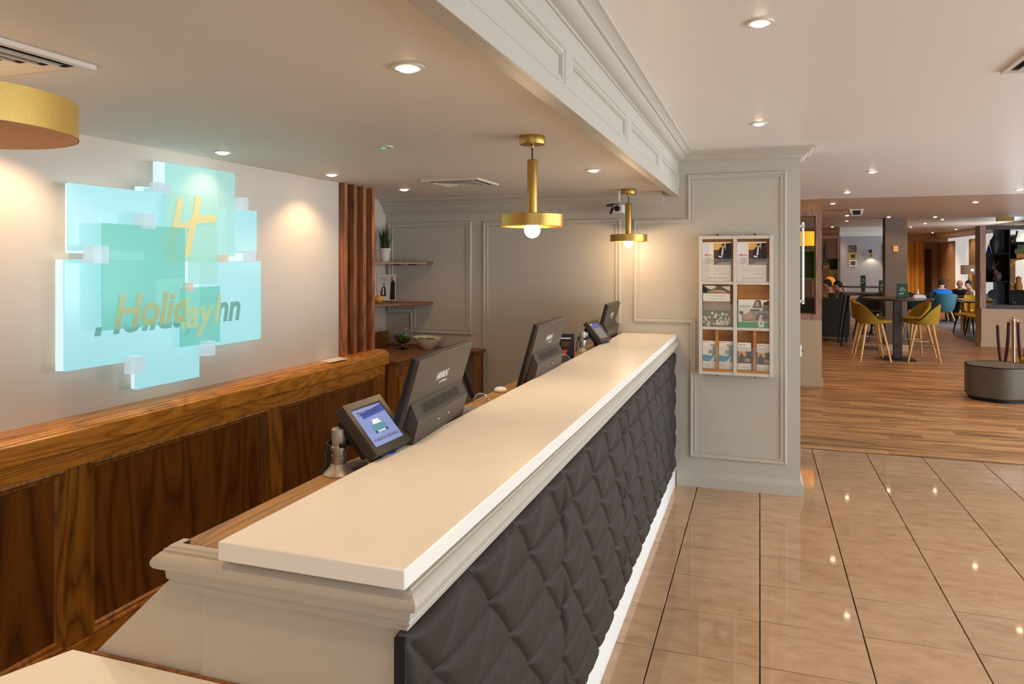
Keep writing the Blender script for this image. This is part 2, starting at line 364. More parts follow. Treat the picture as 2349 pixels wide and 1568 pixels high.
# last cut row beside the wood floor
yl = y0+19*TY
yl = 3.223+TY*9
last = MB().box(-TX/2+.003, 0, -.010, TX/2-.003, 7.12-yl-.004, 0)
lo = None
for i in range(0, 11):
    if lo is None: lo = last.build('tile', M['tile'], fl); o = lo
    else: o = lo.copy(); C.objects.link(o)
    o.location = ((i+.5)*TX, yl+.002, 0)
MB().box(-3.4, -2.8, -.008, -.62, 5.66, -.001).build('office_floor', mat('office_floor', srgb(70, 52, 40), .6), fl)
MB().box(.2, 7.12, -.05, 5.0, 7.135, .001).build('threshold_strip', M['blackmatt'], fl)
MB().box(-3.4, 7.135, -.06, 9., 31, -.012).build('sub_floor', M['plank_far'], fl)
# planks near the threshold one by one, the rest joined
PW = .128; cnt = 0; pl0 = None; far = MB()
y = 7.137; row = 0
while y < 31:
    off = random.uniform(0, 1.25); x = -.2-off
    while x < 8.8:
        x2 = x+1.25
        if cnt < 150 and y < 10.2 and x2 > .2 and x < 4.6:
            if pl0 is None: pl0 = MB().box(.001, .001, -.012, 1.249, PW-.001, 0).build('plank', M['plank'], fl); o = pl0
            else: o = pl0.copy(); C.objects.link(o)
            o.location = (x, y, random.uniform(-.0006, 0)); cnt += 1
        else:
            far.cur = random.randrange(3)
            zz = random.uniform(-.0006, 0); far.box(x+.001, y+.001, -.012, x2-.001, y+PW-.001, zz)
        x = x2
    y += PW; row += 1
pa = wood('plank_a', srgb(120, 80, 44), srgb(188, 138, 88), 'X', .36, 1.3, rings=False); pb = wood('plank_b', srgb(136, 94, 54), srgb(204, 154, 102), 'X', .36, 1.3, rings=False); pc = wood('plank_c', srgb(126, 84, 48), srgb(178, 130, 84), 'X', .36, 1.3, rings=False)
far.build('plank', [pa, pb, pc], fl, kind='stuff', smooth=0)
# ---- ceilings
MB().box(-3.4, -2.8, ZC, -.625, YW+.02, ZC+.1).build('ceiling', M['ceil'], kind='structure')
MB().box(-.62, -2.8, ZL, 5.0, 10.4, ZL+.1).build('ceiling', M['ceil_lobby'], kind='structure')
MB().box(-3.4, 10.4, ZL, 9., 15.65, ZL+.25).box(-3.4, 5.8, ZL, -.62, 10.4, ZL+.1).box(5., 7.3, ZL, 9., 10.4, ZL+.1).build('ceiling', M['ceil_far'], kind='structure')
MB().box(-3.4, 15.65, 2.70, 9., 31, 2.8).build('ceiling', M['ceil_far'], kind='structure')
# ---- left wall with wooden panelling
wl = struct('wall_left')
MB().box(-3.3, -2.8, 0, WX, 4.275, ZC+.02).box(-3.3, 4.275, 0, -3.10, YW, ZC+.02).build('plaster', M['wall'], wl)
XF = -2.615
MB().box(-2.71, -2.8, .0, XF, 4.715, .96).build('backing', M['oakdark'], wl)
MB().prism([(-2.71, .955), (-2.565, .955), (-2.565, 1.028), (-2.572, 1.034), (-2.572, 1.040), (-2.578, 1.040), (-2.583, 1.048), (-2.60, 1.052), (-2.60, 1.058), (-2.71, 1.060)], -2.8, 4.735, 'XZ').build('cap_rail', M['oak'], wl, bevel=.004)
MB().box(-2.71, 4.20, 1.0, -2.60, 4.735, 1.058).build('cap_end', M['oak'], wl)
MB().box(XF, -2.8, .882, XF+.028, 4.715, .955).build('top_rail', M['oak'], wl, bevel=.002)
MB().box(XF, -2.8, 0, XF+.028, 4.715, .172).build('bottom_rail', M['oak'], wl, bevel=.002)
sty = [(-1.56, -1.45), (-.33, -.22), (.90, 1.01), (2.145, 2.252), (3.384, 3.493), (4.617, 4.715)]
for a, b in sty: MB().box(XF, a, .172, XF+.026, b, .882).build('stile', M['oakv'], wl, bevel=.002)
wp = [(0, 0), (0, .026), (.008, .03), (.016, .026), (.02, .016), (.03, .014), (.036, .006), (.04, 0)]
for i in range(5):
    a, b = sty[i][1], sty[i+1][0]
    MB().box(XF-.002, a, .172, XF+.003, b, .882).build('panel', M['oakdark'], wl)
    m_ = MB(); sweep(m_, [(a, .172), (a, .882), (b, .882), (b, .172)], wp, True, onX(XF)); m_.build('panel_moulding', M['oakv'], wl)
# ---- back wall / pier
wb = struct('wall_back')
MB().box(-3.3, YW, 0, .278, YW+.34, 2.62).build('plaster', M['paint'], wb)
fr = frame_prof(.046, .016)
m_ = MB(); sweep(m_, [(-3.075, 2.041), (-2.29, 2.041), (-2.29, 1.085), (-2.86, 1.085), (-2.86, 1.25), (-3.075, 1.25)], fr, True, onY(YW)); m_.build('panel_moulding', M['paint'], wb)
m_ = MB(); sweep(m_, [(-2.188, 2.038), (-1.03, 2.038), (-1.03, 1.216), (-1.16, 1.216), (-1.16, .2), (-2.188, .2)], fr, True, onY(YW)); m_.build('panel_moulding', M['paint'], wb)
m_ = MB(); sweep(m_, [(-.933, 2.03), (-.522, 2.03), (-.522, 2.364), (.186, 2.364), (.186, .218), (-.505, .218), (-.505, 1.232), (-.933, 1.232)], fr, True, onY(YW)); m_.build('panel_moulding', M['paint'], wb)
# crown of lobby
cr = [(0, 2.452), (.006, 2.452), (.010, 2.458), (.022, 2.462), (.040, 2.474), (.052, 2.490), (.056, 2.496), (.066, 2.498), (.072, 2.506), (.088, 2.514), (.094, 2.52), (.104, 2.522), (.107, 2.53), (0, 2.53)]
m_ = MB(); sweep(m_, [(-.585, -2.8), (-.585, YW), (.278, YW), (.278, YW+.34)], cr, False, lambda u, v, h: (u, v, h)); m_.build('trim_1', M['paint'], kind='structure')
# office crown on the back wall
c2 = [(0, 2.098), (.008, 2.098), (.012, 2.11), (.03, 2.122), (.055, 2.15), (.07, 2.178), (.082, 2.182), (.09, 2.196), (.11, 2.21), (.125, 2.218), (.13, 2.235), (0, 2.235)]
m_ = MB(); sweep(m_, [(-3.10, YW), (-.70, YW)], c2, False, lambda u, v, h: (u, v, h)); m_.build('trim_2', M['paint'], kind='structure')
# baseboard of the pier
bb = [(0, 0), (.022, 0), (.022, .075), (.018, .08), (.018, .088), (.010, .094), (.008, .108), (0, .112)]
m_ = MB(); sweep(m_, [(-.60, YW), (.278, YW), (.278, YW+.34)], bb, False, lambda u, v, h: (u, v, h)); m_.build('baseboard_pier', M['paint'], kind='structure')
# ---- bulkhead over the counter
bk = struct('trim_3')
MB().box(-.64, -2.8, 2.20, -.600, YW, 2.60).build('bulkhead_core', M['paint'], bk)
XB = -.600
ys = [-2.8, -1.36, -1.25, -.22, -.12, .92, 1.02, 1.10, 1.19, 2.242, 2.33, 3.372, 3.488, 4.505, 4.634, 5.65]
pan = [(-1.25, -.22), (-.12, 1.08), (1.19, 2.242), (2.33, 3.372), (3.488, 4.505), (4.634, 5.648)]
MB().box(XB, -2.8, 2.20, XB+.015, YW, 2.258).build('lower_rail', M['paint'], bk, bevel=.0015)
MB().box(XB, -2.8, 2.378, XB+.015, YW, 2.46).build('upper_rail', M['paint'], bk, bevel=.0015)
prev = -2.8
for a, b in pan:
    MB().box(XB, prev, 2.258, XB+.015, a, 2.378).build('stile', M['paint'], bk); prev = b
    m_ = MB(); sweep(m_, [(a, 2.258), (a, 2.378), (b, 2.378), (b, 2.258)], [(0, 0), (0, .015), (.004, .017), (.008, .012), (.018, .010), (.02, .006), (.027, .008), (.03, 0)], True, onX(XB)); m_.build('panel_moulding', M['paint'], bk)
MB().box(XB, 5.648, 2.258, XB+.015, YW, 2.378).build('stile', M['paint'], bk)
# ---- outer walls, windows on the right, rear opening added for the fill light (out of frame)
wr = struct('wall_right')
MB().box(4.85, -2.8, 0, 5.0, 7.4, .3).box(4.85, -2.8, 2.4, 5.0, 7.4, 2.53).box(4.85, -2.8, 0, 5., -.3, 2.53).box(4.85, 7.3, 0, 5., 7.5, 2.53).box(4.85, 3.3, .3, 5., 3.5, 2.4).build('plaster', M['wall'], wr)
MB().box(-3.3, -2.95, 0, 5., -2.8, .3).box(-3.3, -2.95, 2.4, 5., -2.8, 2.6).box(-3.3, -2.95, .3, -.5, -2.8, 2.4).box(4.4, -2.95, .3, 5., -2.8, 2.4).build('wall_behind', M['wall'], kind='structure')
MB().box(4.95, 7.4, 0, 9., 7.5, 2.6).box(8.95, 7.4, 0, 9.1, 7.9, 2.6).box(8.95, 12.5, 0, 9.1, 17, 2.6).box(8.95, 7.9, 0, 9.1, 12.5, .4).box(8.95, 7.9, 2.35, 9.1, 12.5, 2.6).build('wall_dining_side', M['lowwall'], kind='structure')
MB().box(-3.4, YW+.34, 0, -3.3, 31, 2.8).build('wall_dining_left', M['brownwall'], kind='structure')
# far wall with curtain, right far wall with white piers and brown recesses
MB().box(-3.4, 30.2, 0, 9., 30.35, 2.8).build('wall_far', M['brownwall'], kind='structure')
wf = struct('wall_dining_right')
XR = 6.15
MB().box(XR, 17, 2.40, XR+.25, 28.6, 2.72).build('header', M['whiteem'], wf)
for a, b in ((27.6, 26.0), (24.4, 22.3), (21.6, 20.2)): MB().box(XR, b, 0, XR+.06, a, 2.4).build('white_wall_glow', M['whiteem'], wf)  # white wall piers, brightened by added glow
MB().box(XR+.01, 27.6, 0, XR+.06, 30.2, 2.4).box(XR+.01, 24.4, 0, XR+.06, 26.0, 2.4).box(XR+.01, 17, 0, XR+.06, 20.2, 2.4).box(XR+.01, 21.6, 0, XR+.06, 22.3, 2.4).build('wall_panel', M['brownwall'], wf)
m_ = MB(); sweep(m_, [(2.2, 23.2), (3.9, 23.2)], [(0, 2.44), (.02, 2.44), (.05, 2.5), (.05, 2.56), (.14, 2.6), (.14, 2.70), (0, 2.70)], False, lambda u, v, h: (u, v, h)); m_.build('trim_4', M['white_wall'], kind='structure')
m_ = MB(); sweep(m_, [(XR, 30.2), (XR, 17)], [(0, 2.5), (.02, 2.5), (.05, 2.56), (.14, 2.62), (.14, 2.70), (0, 2.70)], False, lambda u, v, h: (u, v, h)); m_.build('trim_5', M['white_wall'], kind='structure')
MB().box(2.22, 23.2, 0, 3.9, 23.4, 2.72).build('wall_bluegrey', M['bluewall'], kind='structure')
# structural column in the dining room
cl = struct('column')
MB().box(2.255, 15.35, 0, 2.63, 15.65, 2.55).build('shaft', M['colm'], cl, bevel=.004)
MB().box(2.235, 15.33, 0, 2.65, 15.67, .13).build('plinth', M['lowwall'], cl, bevel=.004)
# low walls under the shelf dividers
def lowwall(name, x0, y0, x1, y1, z):
    MB().box(x0, y0, 0, x1, y1, z).box(x0-.018, y0-.018, 0, x1+.018, y1+.018, .1).build(name, M['lowwall'], kind='structure')
lowwall('wall_low_left', .25, 10.73, .80, 10.98, .90)
lowwall('wall_low_far', 1.2, 19.3, 1.84, 19.55, .70)
lowwall('wall_low_right', 4.20, 16.8, 5.9, 17.2, .76)
# rug under the round table group
MB().prism([(3.95, 23.9), (4.15, 22.1), (4.3, 21.6), (4.45, 20.2), (4.2, 19.0), (4.28, 17.35), (6.0, 17.35), (6.0, 24.5)], 0, .004).build('rug', M['rug'])
tag(bpy.data.objects['rug'], 'dark grey carpet area under the far tables on the right', 'rug')
#@@OBJECTS
# ============================================================ RECEPTION COUNTER
ct = thing('reception_counter', 'long reception counter with white top, quilted dark front and grey moulded end', 'counter', (-.9, 3.4, 0))
def rel(mb, o):      # world coordinates into the frame of an unrotated thing
    l = Vector(o.location); mb.v = [tuple(Vector(v)-l) for v in mb.v]; return mb
def part(mb, name, m, o, **k): return rel(mb, o).build(name, m, o, **k)
part(MB().box(-1.015, 1.17, 1.109, -.603, 5.655, 1.147), 'white_top', M['slab'], ct, bevel=.003)
part(MB().box(-1.176, 1.243, 1.070, -.66, 5.655, 1.098), 'wooden_ledge', M['oakx'], ct, bevel=.004)
cm = [(0, 1.016), (.012, 1.016), (.012, 1.024), (.017, 1.026), (.020, 1.031), (.018, 1.037), (.022, 1.040), (.024, 1.060), (.026, 1.062), (.034, 1.062), (.040, 1.066), (.044, 1.073), (.044, 1.081), (.040, 1.088), (.034, 1.093), (.030, 1.097), (.026, 1.098), (.026, 1.102), (.02, 1.104), (.018, 1.108), (0, 1.108)]
m_ = MB(); sweep(m_, [(-1.15, 1.245), (-1.15, 1.222), (-.630, 1.222), (-.630, 5.655)], cm, False, lambda u, v, h: (u, v, h)); part(m_, 'moulding', M['paint_front'], ct)
part(MB().box(-1.14, 1.27, 0, -.64, 5.655, 1.07), 'carcass', M['blackmatt'], ct)
part(MB().box(-1.112, 1.234, 0, -.632, 1.27, 1.02), 'end_panel', M['paint_front'], ct, bevel=.001)
part(MB().prism([(-1.113, 0), (-1.113, 1.05), (-1.165, 1.05), (-1.42, .815), (-1.42, 0)], 1.237, 1.262, 'XZ'), 'side_gable', M['paint_front'], ct)
part(MB().box(-.652, 1.226, 0, -.632, 1.24, 1.016), 'corner_stile', M['paint_front'], ct, bevel=.001)
m_ = MB(); sweep(m_, [(-.632, 1.20), (-.632, 5.655)], [(0, 0), (.022, 0), (.022, .09), (.016, .10), (.016, .118), (.008, .132), (0, .14)], False, lambda u, v, h: (u, v, h)); part(m_, 'kick_board', M['white'], ct)
def quilt_h(y, z, ya, yb, z0, z1):
    P = Q = .3135; yy = y-ya-.138; zz = z-.875; a = yy/P+zz/Q; b = yy/P-zz/Q
    da = abs(a-round(a)); db = abs(b-round(b)); nd = math.hypot(da, db)
    r = zz/(Q/2); Da = da*P*.707; Db = db*P*.707; Dh = abs(r-round(r))*Q/2; D = min(Da, Dh)
    soft = .007 if z > .875 else .0035
    h = .002+.012*(1-math.exp(-D/.006))+.012*(1-math.exp(-nd/.16))+.005*min(1, min(D, Db*1.5)/.045)-soft*math.exp(-Db/.006)
    e = min(y-ya, yb-y, (z1-z)*1.0, (z-z0)*1.4)
    return h*((min(1, max(0, e)/.022))**.5 if e < .022 else 1)
def quilt(ya, yb, z0=.132, z1=1.014):
    m = MB(); ny = int((yb-ya)/.006); nz = int((z1-z0)/.006); vs = []; fs = []
    for i in range(ny+1):
        y = ya+(yb-ya)*i/ny
        for j in range(nz+1):
            z = z0+(z1-z0)*j/nz; vs.append((-.632+quilt_h(y, z, ya, yb, z0, z1), y, z))
    for i in range(ny):
        for j in range(nz):
            k = i*(nz+1)+j; fs.append((k, k+nz+1, k+nz+2, k+1))
    m.add(vs, fs); m.box(-.634, ya, z0, -.631, yb, z1); return m
for a, b in ((1.196, 2.318), (2.324, 3.436), (3.442, 4.556), (4.562, 5.65)):
    qp = part(quilt(a, b), 'quilted_panel', M['leather'], ct, smooth=50)
    sm_ = MB(); P = .3135
    for k in range(-8, 9):
        pts = []
        for q in range(60):
            z = .137+(1.010-.137)*q/59; y = a+.138+P*k-(z-.875)
            if a+.004 < y < b-.004: pts.append((-.632+quilt_h(y, z, a, b, .132, 1.014)+.0015, y, z))
            elif pts: break
        if len(pts) > 3: sm_.tube(pts, .0018, 4)
    for k in range(-4, 1):
        z = .875+k*P/2; sm_.tube([(-.632+quilt_h(a+.004+(b-a-.008)*q/90, z, a, b, .132, 1.014)+.0015, a+.004+(b-a-.008)*q/90, z) for q in range(91)], .0018, 4)
    rel(sm_, ct).build('seams', M['seam'], qp, smooth=0)
part(MB().box(-.634, 1.188, .13, -.612, 1.196, 1.012), 'panel_edge', M['blackmatt'], ct)
ld = thing('low_desk', 'low white desk section in front of the counter end, bottom left corner', 'desk', (-1.2, .9, 0))
part(MB().prism([(-1.463, 1.226), (-1.51, 1.10), (-1.71, .68), (-.64, .68), (-.64, 1.226)], .80, .829), 'desktop', M['slab'], ld, bevel=.002)
part(MB().prism([(-1.42, 1.20), (-1.60, .76), (-.68, .76), (-.68, 1.20)], 0, .80), 'base_cabinet', M['paint_front'], ld)
part(MB().box(-1.41, 1.2265, .806, -.70, 1.2335, .831), 'back_strip', M['cab'], ld)
# ---- wooden slat screen
sl = thing('slat_screen', 'four tall reddish wooden slats standing on the panelling at the alcove', 'screen', (-2.69, 4.45, 1.058))
s0 = None
for k in range(4):
    if s0 is None: s0 = MB().box(-.028, -.020, 0, .030, .020, ZC-1.058).build('slat', M['slat'], sl, bevel=.002)
    o = s0 if k == 0 else s0.copy()
    if k: C.objects.link(o)
    o.location = (0, -.148+k*.124, 0)
cd = tag(MB().prism([(-2.69, 4.02), (-2.585, 4.0), (-2.575, 4.19), (-2.68, 4.235)], 1.059, 1.0605).build('paper_card', M['paper']), 'blank cream card lying on the wooden ledge before the slats', 'card')
# ---- alcove cabinet
ac = thing('alcove_cabinet', 'low oak corner cabinet with moulded top in the back alcove', 'cabinet', (-2.6, 5.2, 0))
top = [(-3.10, 4.74), (-2.49, 4.74), (-2.462, 5.13), (-2.475, 5.30), (-2.30, 5.45), (-2.16, 5.52), (-2.16, 5.66), (-3.10, 5.66)]
part(MB().prism(top, .955, .978), 'top', M['cabx'], ac, bevel=.004)
top2 = [(-3.10, 4.75), (-2.505, 4.75), (-2.48, 5.13), (-2.49, 5.31), (-2.31, 5.47), (-2.172, 5.535), (-2.172, 5.66), (-3.10, 5.66)]
part(MB().prism(top2, .932, .955), 'edge_moulding', M['cab'], ac, bevel=.006)
part(MB().prism([(-3.1, 4.75), (-2.52, 4.75), (-2.495, 5.12), (-2.505, 5.30), (-3.1, 5.30)], 0, .932), 'body', M['cab'], ac)
part(MB().box(-2.215, 5.50, .0, -2.19, 5.66, .932), 'side_panel', M['cab'], ac)
part(MB().prism([(4.78, .12), (4.78, .86), (5.09, .86), (5.09, .12)], -2.512, -2.488, 'YZ'), 'door', M['oakv'], ac, bevel=.002)
part(MB().box(-3.10, 4.745, .978, -3.07, 5.66, 1.10).box(-3.07, 5.63, .978, -2.78, 5.66, .99), 'upstand', M['cab'], ac)
m_ = MB(); m_.tube([(-2.36, 5.50, .93), (-2.20, 5.46, .60)], .016, 6); part(m_, 'strut', M['black'], ac)
# ---- corner shelves
for z, lab, poly in ((1.70, 'upper wooden corner shelf holding the potted grass', [(-3.10, 5.10), (-3.02, 5.12), (-2.66, 5.56), (-2.645, 5.66), (-3.10, 5.66)]),
               (1.358, 'lower wooden corner shelf holding the brochure frame and oranges', [(-3.10, 4.98), (-3.04, 5.0), (-2.66, 5.56), (-2.645, 5.66), (-3.10, 5.66)])):
    t = thing('corner_shelf', lab, 'shelf', (-3.0, 5.5, z))
    part(MB().prism(poly, z-.022, z), 'board', M['shelf'], t, bevel=.003)
    part(MB().box(-2.99, 5.58, z-.03, -2.95, 5.655, z-.022), 'bracket', M['black'], t); part(MB().box(-2.84, 5.58, z-.03, -2.80, 5.655, z-.022), 'bracket', M['black'], t)
pp = thing('potted_grass', 'potted artificial grass in a white pot on the top corner shelf', 'plant', (-2.98, 5.42, 1.70))
MB().lathe([(.036, 0), (.048, .088), (.052, .09), (.054, .112), (.050, .112), (.046, .095)], 24, cap1=False).build('pot', M['pot'], pp)
MB().lathe([(.047, .094), (.001, .098)], 16).build('soil', M['soil'], pp)
g = MB()
for k in range(170):
    a = random.uniform(0, 2*PI); r = random.uniform(0, .038); L = random.uniform(.13, .215); lean = random.uniform(.1, .62)*(r/.038*.7+.3)
    dx, dy = math.cos(a), math.sin(a); px, py = -dy*.0035, dx*.0035; bx, by = dx*r, dy*r; vs = []
    for q in range(4):
        t = q/3; w = 1-t*.9; rr = lean*L*t**1.6; vs += [(bx+dx*rr+px*w, by+dy*rr+py*w, .095+L*t*math.cos(lean*t*.6)), (bx+dx*rr-px*w, by+dy*rr-py*w, .095+L*t*math.cos(lean*t*.6))]
    g.add(vs, [(0, 1, 3, 2), (2, 3, 5, 4), (4, 5, 7, 6)])
g.build('grass_blades', M['leaf'], pp, kind='stuff', smooth=0)
# ---- glass footed bowl with limes, and bowl of sweets
gb = thing('glass_footed_bowl', 'clear glass footed bowl of limes on the alcove cabinet', 'bowl', (-2.80, 5.40, .978))
MB().lathe([(.050, 0), (.048, .004), (.012, .016), (.008, .03), (.012, .045), (.03, .052), (.062, .075), (.078, .105), (.076, .13), (.056, .158), (.052, .178), (.050, .178), (.054, .157), (.073, .13), (.075, .105), (.06, .078), (.028, .056), (.001, .053)], 32, cap1=False).build('glass', M['glass'], gb)
lm = None
for k, (x, y, z) in enumerate([(.033, 0, .088), (-.033, .01, .088), (0, -.035, .09), (0, .038, .09), (.0, .0, .114), (.038, -.03, .108), (-.036, -.03, .108)]):
    if lm is None: lm = MB().sphere((0, 0, 0), .022, 14, 8, (1, 1, 1.15)).build('lime', M['lime']); o = lm
    else: o = lm.copy(); C.objects.link(o)
    o.location = (-2.80+x, 5.40+y, .978+z); o.rotation_euler = (random.random()*3, random.random()*3, 0)
    tag(o, 'green lime piled inside the clear footed glass bowl', 'fruit', 'limes in the glass bowl')
wb_ = thing('ceramic_bowl', 'cream tilted-rim ceramic bowl full of green sweets', 'bowl', (-2.62, 5.50, .978))
vs = []; prof = [(.045, 0), (.05, .004), (.095, .05), (.122, .085), (.125, .092), (.119, .09), (.09, .052), (.04, .012), (.001, .01)]
b_ = MB().lathe(prof, 40, cap1=False)
b_.v = [(x, y, z*(1+.9*(-x*.75+y*.1))if z > .01 else z) for x, y, z in b_.v]; b_.build('bowl', M['ceramic'], wb_)
sw = MB()
for k in range(130):
    a = random.uniform(0, 2*PI); r = .088*math.sqrt(random.random()); x, y = r*math.cos(a), r*math.sin(a)
    sw.T = Matrix.Translation((x, y, .062+random.uniform(-.006, .008)-x*.12)) @ Euler((random.random()*6, random.random()*6, 0)).to_matrix().to_4x4()
    sw.box(-.010, -.006, -.004, .010, .006, .004)
sw.T = Matrix(); sw.lathe([(.001, .04), (.09, .052), (.001, .056)], 24)
o = sw.build('sweets', M['sweets'], loc=(-2.62, 5.50, .978), kind='stuff', smooth=0); tag(o, 'green wrapped sweets heaped in the cream bowl', 'sweets')
# ---- brochure in a frame + oranges on lower shelf
bf = thing('brochure_stand', 'upright brochure stand showing two people in suits on the lower corner shelf', 'brochure stand', (-3.01, 5.50, 1.358), .05)
MB().box(-.085, 0, 0, .085, .006, .235).build('sheet', M['paper'], bf)
MB().box(-.09, -.03, 0, .09, .012, .012).build('base', M['steel'], bf)
pr = MB()
def P2(mb, i, pts, y): mb.cur = i; mb.prism(pts, y-.0004, y, 'XZ')
P2(pr, 0, [(-.055, .05), (.0, .05), (-.005, .12), (-.018, .135), (-.035, .13), (-.045, .1)], -.001)
P2(pr, 1, [(-.026, .14), (-.014, .14), (-.013, .16), (-.02, .168), (-.027, .16)], -.001)
P2(pr, 0, [(.035, .02), (.082, .02), (.083, .16), (.07, .19), (.045, .17), (.04, .1)], -.002)
P2(pr, 1, [(.046, .175), (.062, .185), (.066, .215), (.052, .218), (.045, .2)], -.001)
P2(pr, 2, [(-.035, .06), (-.02, .06), (-.018, .12), (-.03, .125)], -.0015)
P2(pr, 3, [(-.08, .085), (.08, .085), (.08, .087), (-.08, .087)], -.0012)
P2(pr, 4, [(-.06, .2), (-.0, .2), (-.0, .205), (-.06, .205)], -.001); P2(pr, 4, [(-.06, .185), (.005, .185), (.005, .19), (-.06, .19)], -.001)
pr.build('print', [M['navy'], M['skinp'], M['whitep'], M['red'], M['greyp']], bf)
og = None
for k, (x, y, z, r) in enumerate([(-2.985, 5.33, .034, .034), (-3.045, 5.30, .034, .034), (-3.05, 5.37, .19, .034)][:2]):
    if og is None: og = MB().sphere((0, 0, 0), r, 16, 10).build('orange', M['orange']); o = og
    else: o = og.copy(); C.objects.link(o)
    o.location = (x, y, 1.358+z); tag(o, ['orange fruit in front of the brochure stand, right one', 'orange fruit tucked behind the last wooden slat'][k], 'fruit', 'oranges on the lower corner shelf')
tw = thing('figurine', 'round-headed wooden ornament behind the last slat on the lower shelf', 'ornament', (-3.035, 5.30, 1.358+.066))
MB().lathe([(.008, 0), (.012, .05), (.008, .09)], 12).build('stem', M['figbrown'], tw); MB().sphere((0, 0, .115), .03).build('head', M['orange'], tw)
# ============================================================ LIGHTS
def spot(parent_loc, power, size=2.2, blend=.6, col=WARM, rad=.03, dz=-.02):
    l = bpy.data.lights.new('downlight_beam', 'SPOT'); l.energy = power; l.color = col; l.spot_size = size; l.spot_blend = blend; l.shadow_soft_size = rad
    o = bpy.data.objects.new('downlight_beam', l); C.objects.link(o); o.location = Vector(parent_loc)+Vector((0, 0, dz)); return o
dl0 = None
def downlight(x, y, z, label, power=14, group='recessed ceiling downlights', col=WARM, lit=True, size=2.2):
    global dl0
    if dl0 is None:
        dl0 = thing('downlight', label, 'light', (x, y, z), 0, group)
        MB().lathe([(.032, 0), (.034, -.006), (.046, -.005), (.048, 0)], 28, cap0=False, cap1=False).build('rim', M['rim'], dl0)
        MB().lathe([(.0305, -.0015), (.031, -.004), (.022, -.0035)], 20, cap0=False, cap1=False).build('baffle', M['dlcav'], dl0)
        MB().lathe([(.030, -.003), (.027, -.008), (.018, -.013), (.001, -.015)], 20, cap0=False, cap1=False).build('lamp', M['lamp_em'], dl0); t = dl0
    else: t = copytree(dl0, (x, y, z), 0, label); t['group'] = group
    spot((x, y, z), power, size, col=col)
    return t
ofc = [(-.915, 1.793, 'largest downlight on the office ceiling, nearest the camera', 16), (-.915, 4.148, 'office downlight between the two brass pendants', 16),
       (-2.475, 2.888, 'downlight on the office ceiling just above the lit sign', 17), (-2.475, 3.839, 'downlight over the top of the wooden slats', 20), (-2.475, 4.794, 'downlight above the alcove shelves', 10)]
for x, y, l, p in ofc: downlight(x, y, ZC, l, p)
for y in (1.94, .99, .04): spot((-2.475, y, ZC), 17)
for y in (-.5, .62): spot((-.915, y, ZC), 14)
lob = [(0, 2.66, 'largest downlight on the lobby ceiling, top right of the photo'), (-.005, 4.60, 'second lobby downlight, above and right of the bulkhead end'),
       (.98, 7.40, 'downlight where the lobby ceiling meets the bright streaks'), (.985, 9.5, 'downlight in the bright streaks of the ceiling')]
for x, y, l in lob: downlight(x, y, ZL, l, 9)
for x, y in ((2.0, 2.66), (2.0, 4.6), (0, .7), (2., .7)): spot((x, y, ZL), 9)
din = [(.98, 11.23), (1.48, 14.25), (2.25, 14.94), (2.83, 11.62), (2.82, 9.76), (3.06, 15.2)]
names_ = ['downlight above the left wooden divider frame', 'downlight beside the small ceiling projector box', 'downlight at the top left edge of the dining column', 'lone downlight in the middle of the brown ceiling', 'downlight at the far right edge of the brown ceiling', 'downlight on the brown ceiling right of the column']
for (x, y), l in zip(din, names_): downlight(x, y, ZL, l, 12 if y == 14.94 else 42)
d2 = [(2.01, 19.4), (1.96, 22.6), (4.08, 19.5), (4.08, 21.4), (4.1, 23.4), (5.6, 28.2), (5.7, 25.5), (5.7, 21.)]
dn_ = ['tiny far downlight straight below the ceiling speaker box', 'tiny far downlight above the second wooden divider', 'tiny far downlight right of the column, closest to the ceiling step', 'tiny far downlight right of the column, second from the ceiling step', 'tiny far downlight hard by the right side of the column', 'tiny far downlight over the yellow curtains', 'tiny far downlight left of the right-hand shelf divider', 'tiny far downlight hidden behind the right-hand shelf divider']
for (x, y), l in zip(d2, dn_): downlight(x, y, 2.70, l, 40, 'downlights in the far raised ceiling')
for x, y in ((4.9, 27.6), (4.4, 28.4), (3.6, 27.)): spot((x, y, 2.69), 75)  # extra beams without fixtures, added to brighten the curtain corner
for x, y in ((5.0, 11.6), (5.0, 13.5), (.98, 16.5)): spot((x, y, ZL if y < 15.6 else 2.69), 40)
def pendant(y, label):
    t = thing('pendant_lamp', label, 'lamp', (-.918, y, ZC), 0, 'brass pendant lamps over the counter')
    MB().lathe([(.001, 0), (.054, 0), (.055, -.002), (.055, -.034), (.053, -.037), (.010, -.038), (.007, -.042), (.007, -.052), (.001, -.053)], 40, cap0=False, cap1=False).build('canopy', M['brass'], t)
    MB().tube([(0, 0, -.05), (.0005, 0, -.105)], .0035, 8).build('cord', M['black'], t)
    MB().lathe([(.001, -.101), (.021, -.101), (.022, -.103), (.022, -.334)], 32, cap0=False, cap1=False).build('tube', M['brass'], t)
    s = MB().lathe([(.022, -.333), (.134, -.334), (.136, -.336), (.136, -.385), (.134, -.386), (.133, -.338), (.03, -.337)], 56, cap0=False, cap1=False).build('shade', M['brass'], t)
    b = MB().sphere((0, 0, -.400), .034, 24, 14).build('bulb', M['bulb'], t)
    MB().lathe([(.014, -.337), (.014, -.372)], 16, cap0=False, cap1=False).build('socket', M['brass'], t)
    l = bpy.data.lights.new('pendant_glow', 'POINT'); l.energy = 8; l.color = (1., .70, .42); l.shadow_soft_size = .034
    o = bpy.data.objects.new('pendant_glow', l); C.objects.link(o); o.location = (-.918, y, ZC-.44)
    return t
pendant(2.956, 'large brass disc pendant lamp with a glowing round bulb over the counter')
pendant(5.355, 'smaller looking brass disc pendant lamp at the far end of the counter')
dr = thing('drum_pendant', 'large gold drum lampshade hanging at the top left edge', 'lamp', (-1.963, 1.274, ZC))
